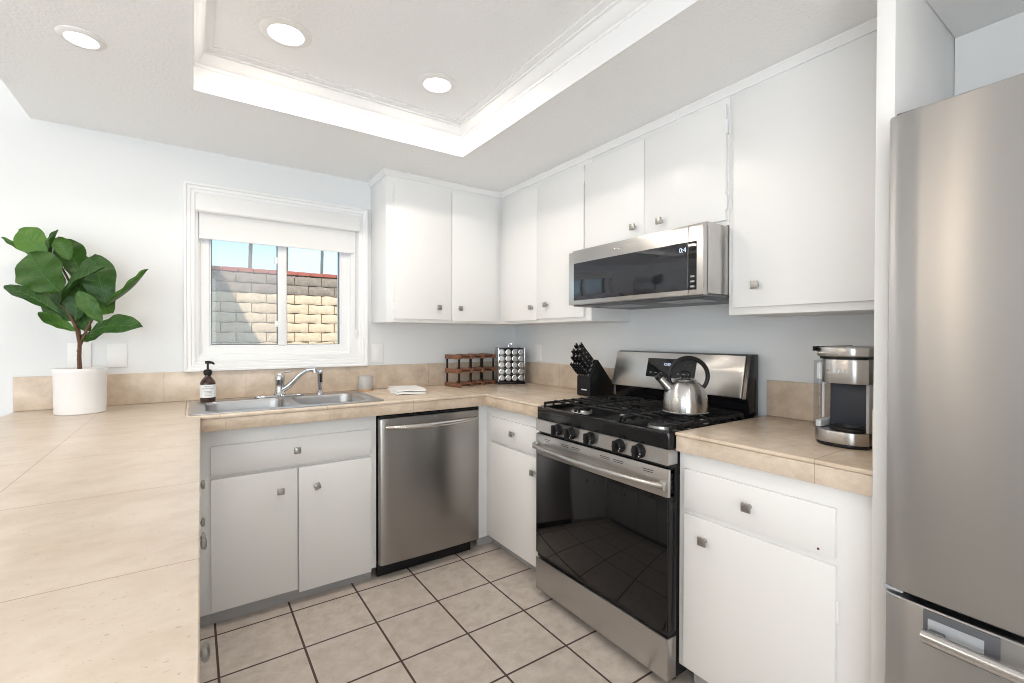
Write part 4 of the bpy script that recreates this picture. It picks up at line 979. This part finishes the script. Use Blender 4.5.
stem([(80.5, 344, 0), (80, 330, .01), (78, 310, .01), (73, 285, .0), (64, 268, -.01), (58, 255, 0)], [.006, .0055, .005, .0045, .004, .003])
stem([(81, 344, 0), (88, 328, -.005), (96, 314, .01), (103, 300, .02)], [.006, .005, .0045, .003])
part(T, 'stem', m, BARK)
def leaf(bp, tp, w, nrm, curl=.0, cup=.25, nar=.5, tw=0.0):
    B = pp(*bp); Tp = pp(*tp); L = (Tp - B).length; ax = (Tp - B).normalized()
    n = (LR * nrm[0] + LU * nrm[1] - LF * nrm[2]); n = (n - ax * n.dot(ax)).normalized(); sd_ = ax.cross(n)
    NU, NV = 16, 8; top = []; W = w * K
    for i in range(NU + 1):
        q = i / NU
        wid = W * .5 * max(.02, (math.sin(PI * min(1, q ** .85)) ** .62) * (nar + (1 - nar) * min(1, q * 1.5)) * (1 - .10 * math.exp(-((q - .42) / .10) ** 2)))
        c = B + ax * L * q + n * (curl * L * math.sin(PI * q) * .5 - abs(curl) * .25 * L * q * q)
        row = []
        for j in range(NV + 1):
            s_ = 2 * j / NV - 1; rip = .035 * W * math.sin(q * 19 + s_ * 2) * abs(s_)
            ang = tw * q; sv = sd_ * math.cos(ang) + n * math.sin(ang); nv = n * math.cos(ang) - sd_ * math.sin(ang)
            row.append(c + sv * wid * s_ * (1 - .12 * cup * abs(s_)) + nv * (cup * wid * abs(s_) ** 1.5 + rip) )
        top.append(row)
    t_ = bmesh.new(); th = n * .0011
    A = [[t_.verts.new(p) for p in r_] for r_ in top]; Bv = [[t_.verts.new(p - th) for p in r_] for r_ in top]
    for i in range(NU):
        for j in range(NV):
            t_.faces.new((A[i][j], A[i + 1][j], A[i + 1][j + 1], A[i][j + 1])); t_.faces.new((Bv[i][j], Bv[i][j + 1], Bv[i + 1][j + 1], Bv[i + 1][j]))
    for i in range(NU):
        t_.faces.new((A[i][0], Bv[i][0], Bv[i + 1][0], A[i + 1][0])); t_.faces.new((A[i][NV], A[i + 1][NV], Bv[i + 1][NV], Bv[i][NV]))
    for j in range(NV):
        t_.faces.new((A[0][j], A[0][j + 1], Bv[0][j + 1], Bv[0][j])); t_.faces.new((A[NU][j], Bv[NU][j], Bv[NU][j + 1], A[NU][j + 1]))
    bmesh.ops.recalc_face_normals(t_, faces=t_.faces)
    lm = MB(); lm._add(t_); lf = part(T, 'leaf', lm, LEAF, ang=60)
    vm = MB(); mid = [top[i][NV // 2] + n * .0006 for i in range(NU)]
    vm.tube(mid, [.0016 * (1 - .7 * i / NU) for i in range(NU)], 6)
    for i in (3, 5, 7, 9, 11, 13):
        for sg in (-1, 1):
            a = top[i]; b = top[min(NU, i + 2)]
            vm.tube([a[NV // 2] + n * .0004, a[NV // 2 + sg].lerp(b[NV // 2 + sg], .4) + n * .0006, a[NV // 2 + 3 * sg].lerp(b[NV // 2 + 3 * sg], .8) + n * .0006], [.0008, .0007, .0004], 5)
    part(lf, 'vein', vm, VEIN, 'paler raised veins')
leaf((52, 254, -.05), (20, 229, -.08), 31, (-.2, .45, .85), .1, .15)          # upper left, broad
leaf((32, 254, -.06), (4, 236, -.09), 12, (.5, .9, .15), -.1, .3)             # far left, nearly edge on
leaf((62, 292, -.05), (30, 252, -.10), 54, (-.15, .3, .92), .12, .12)         # large front leaf
leaf((54, 260, -.06), (59, 229, -.07), 19, (-.6, .1, .8), .1, .5)             # small upright
leaf((71, 260, -.05), (60, 236, -.06), 18, (.5, .3, .8), .1, .5)              # small folded beside it
leaf((84, 276, .0), (66, 238, .0), 30, (.4, .2, .8), .1, .3)                  # dark one behind
leaf((89, 286, .01), (77, 252, .01), 27, (.5, .0, .85), .1, .3)               # dark one behind, right
leaf((62, 304, -.03), (104, 265, -.07), 21, (-.3, .5, .75), .15, .55)         # long diagonal
leaf((109, 306, .0), (95, 253, .01), 36, (.3, .3, .9), .12, .15)              # right upper, bright
leaf((107, 305, -.01), (147, 267, -.05), 20, (-.5, .6, .6), -.12, .6, .8)     # far right, folded
leaf((60, 312, -.06), (5, 284, -.10), 20, (.1, .8, .6), .15, .3)              # low left, long
leaf((76, 330, -.03), (39, 311, -.06), 16, (-.2, .8, .55), -.1, .3)           # lower left
leaf((88, 333, -.02), (141, 324, -.06), 31, (-.1, .7, .72), .18, .2)          # low right, broad and dark
leaf((103, 322, -.05), (79, 290, -.09), 18, (.4, .4, .8), .1, .4)             # small bright centre leaf
leaf((80, 320, .0), (44, 287, .0), 32, (-.2, .3, .92), .1, .2)                # dark inner left
leaf((78, 338, .0), (102, 333, .0), 16, (.1, .5, .85), -.1, .3)               # under the fork
leaf((86, 288, .01), (113, 312, .01), 30, (.3, .3, .9), -.1, .2)              # dark inner right
leaf((77, 320, -.01), (84, 276, -.01), 28, (.2, .1, .95), .1, .25)            # dark centre
leaf((72, 300, .0), (90, 330, .0), 24, (-.2, .2, .95), -.1, .2)               # dark, low centre
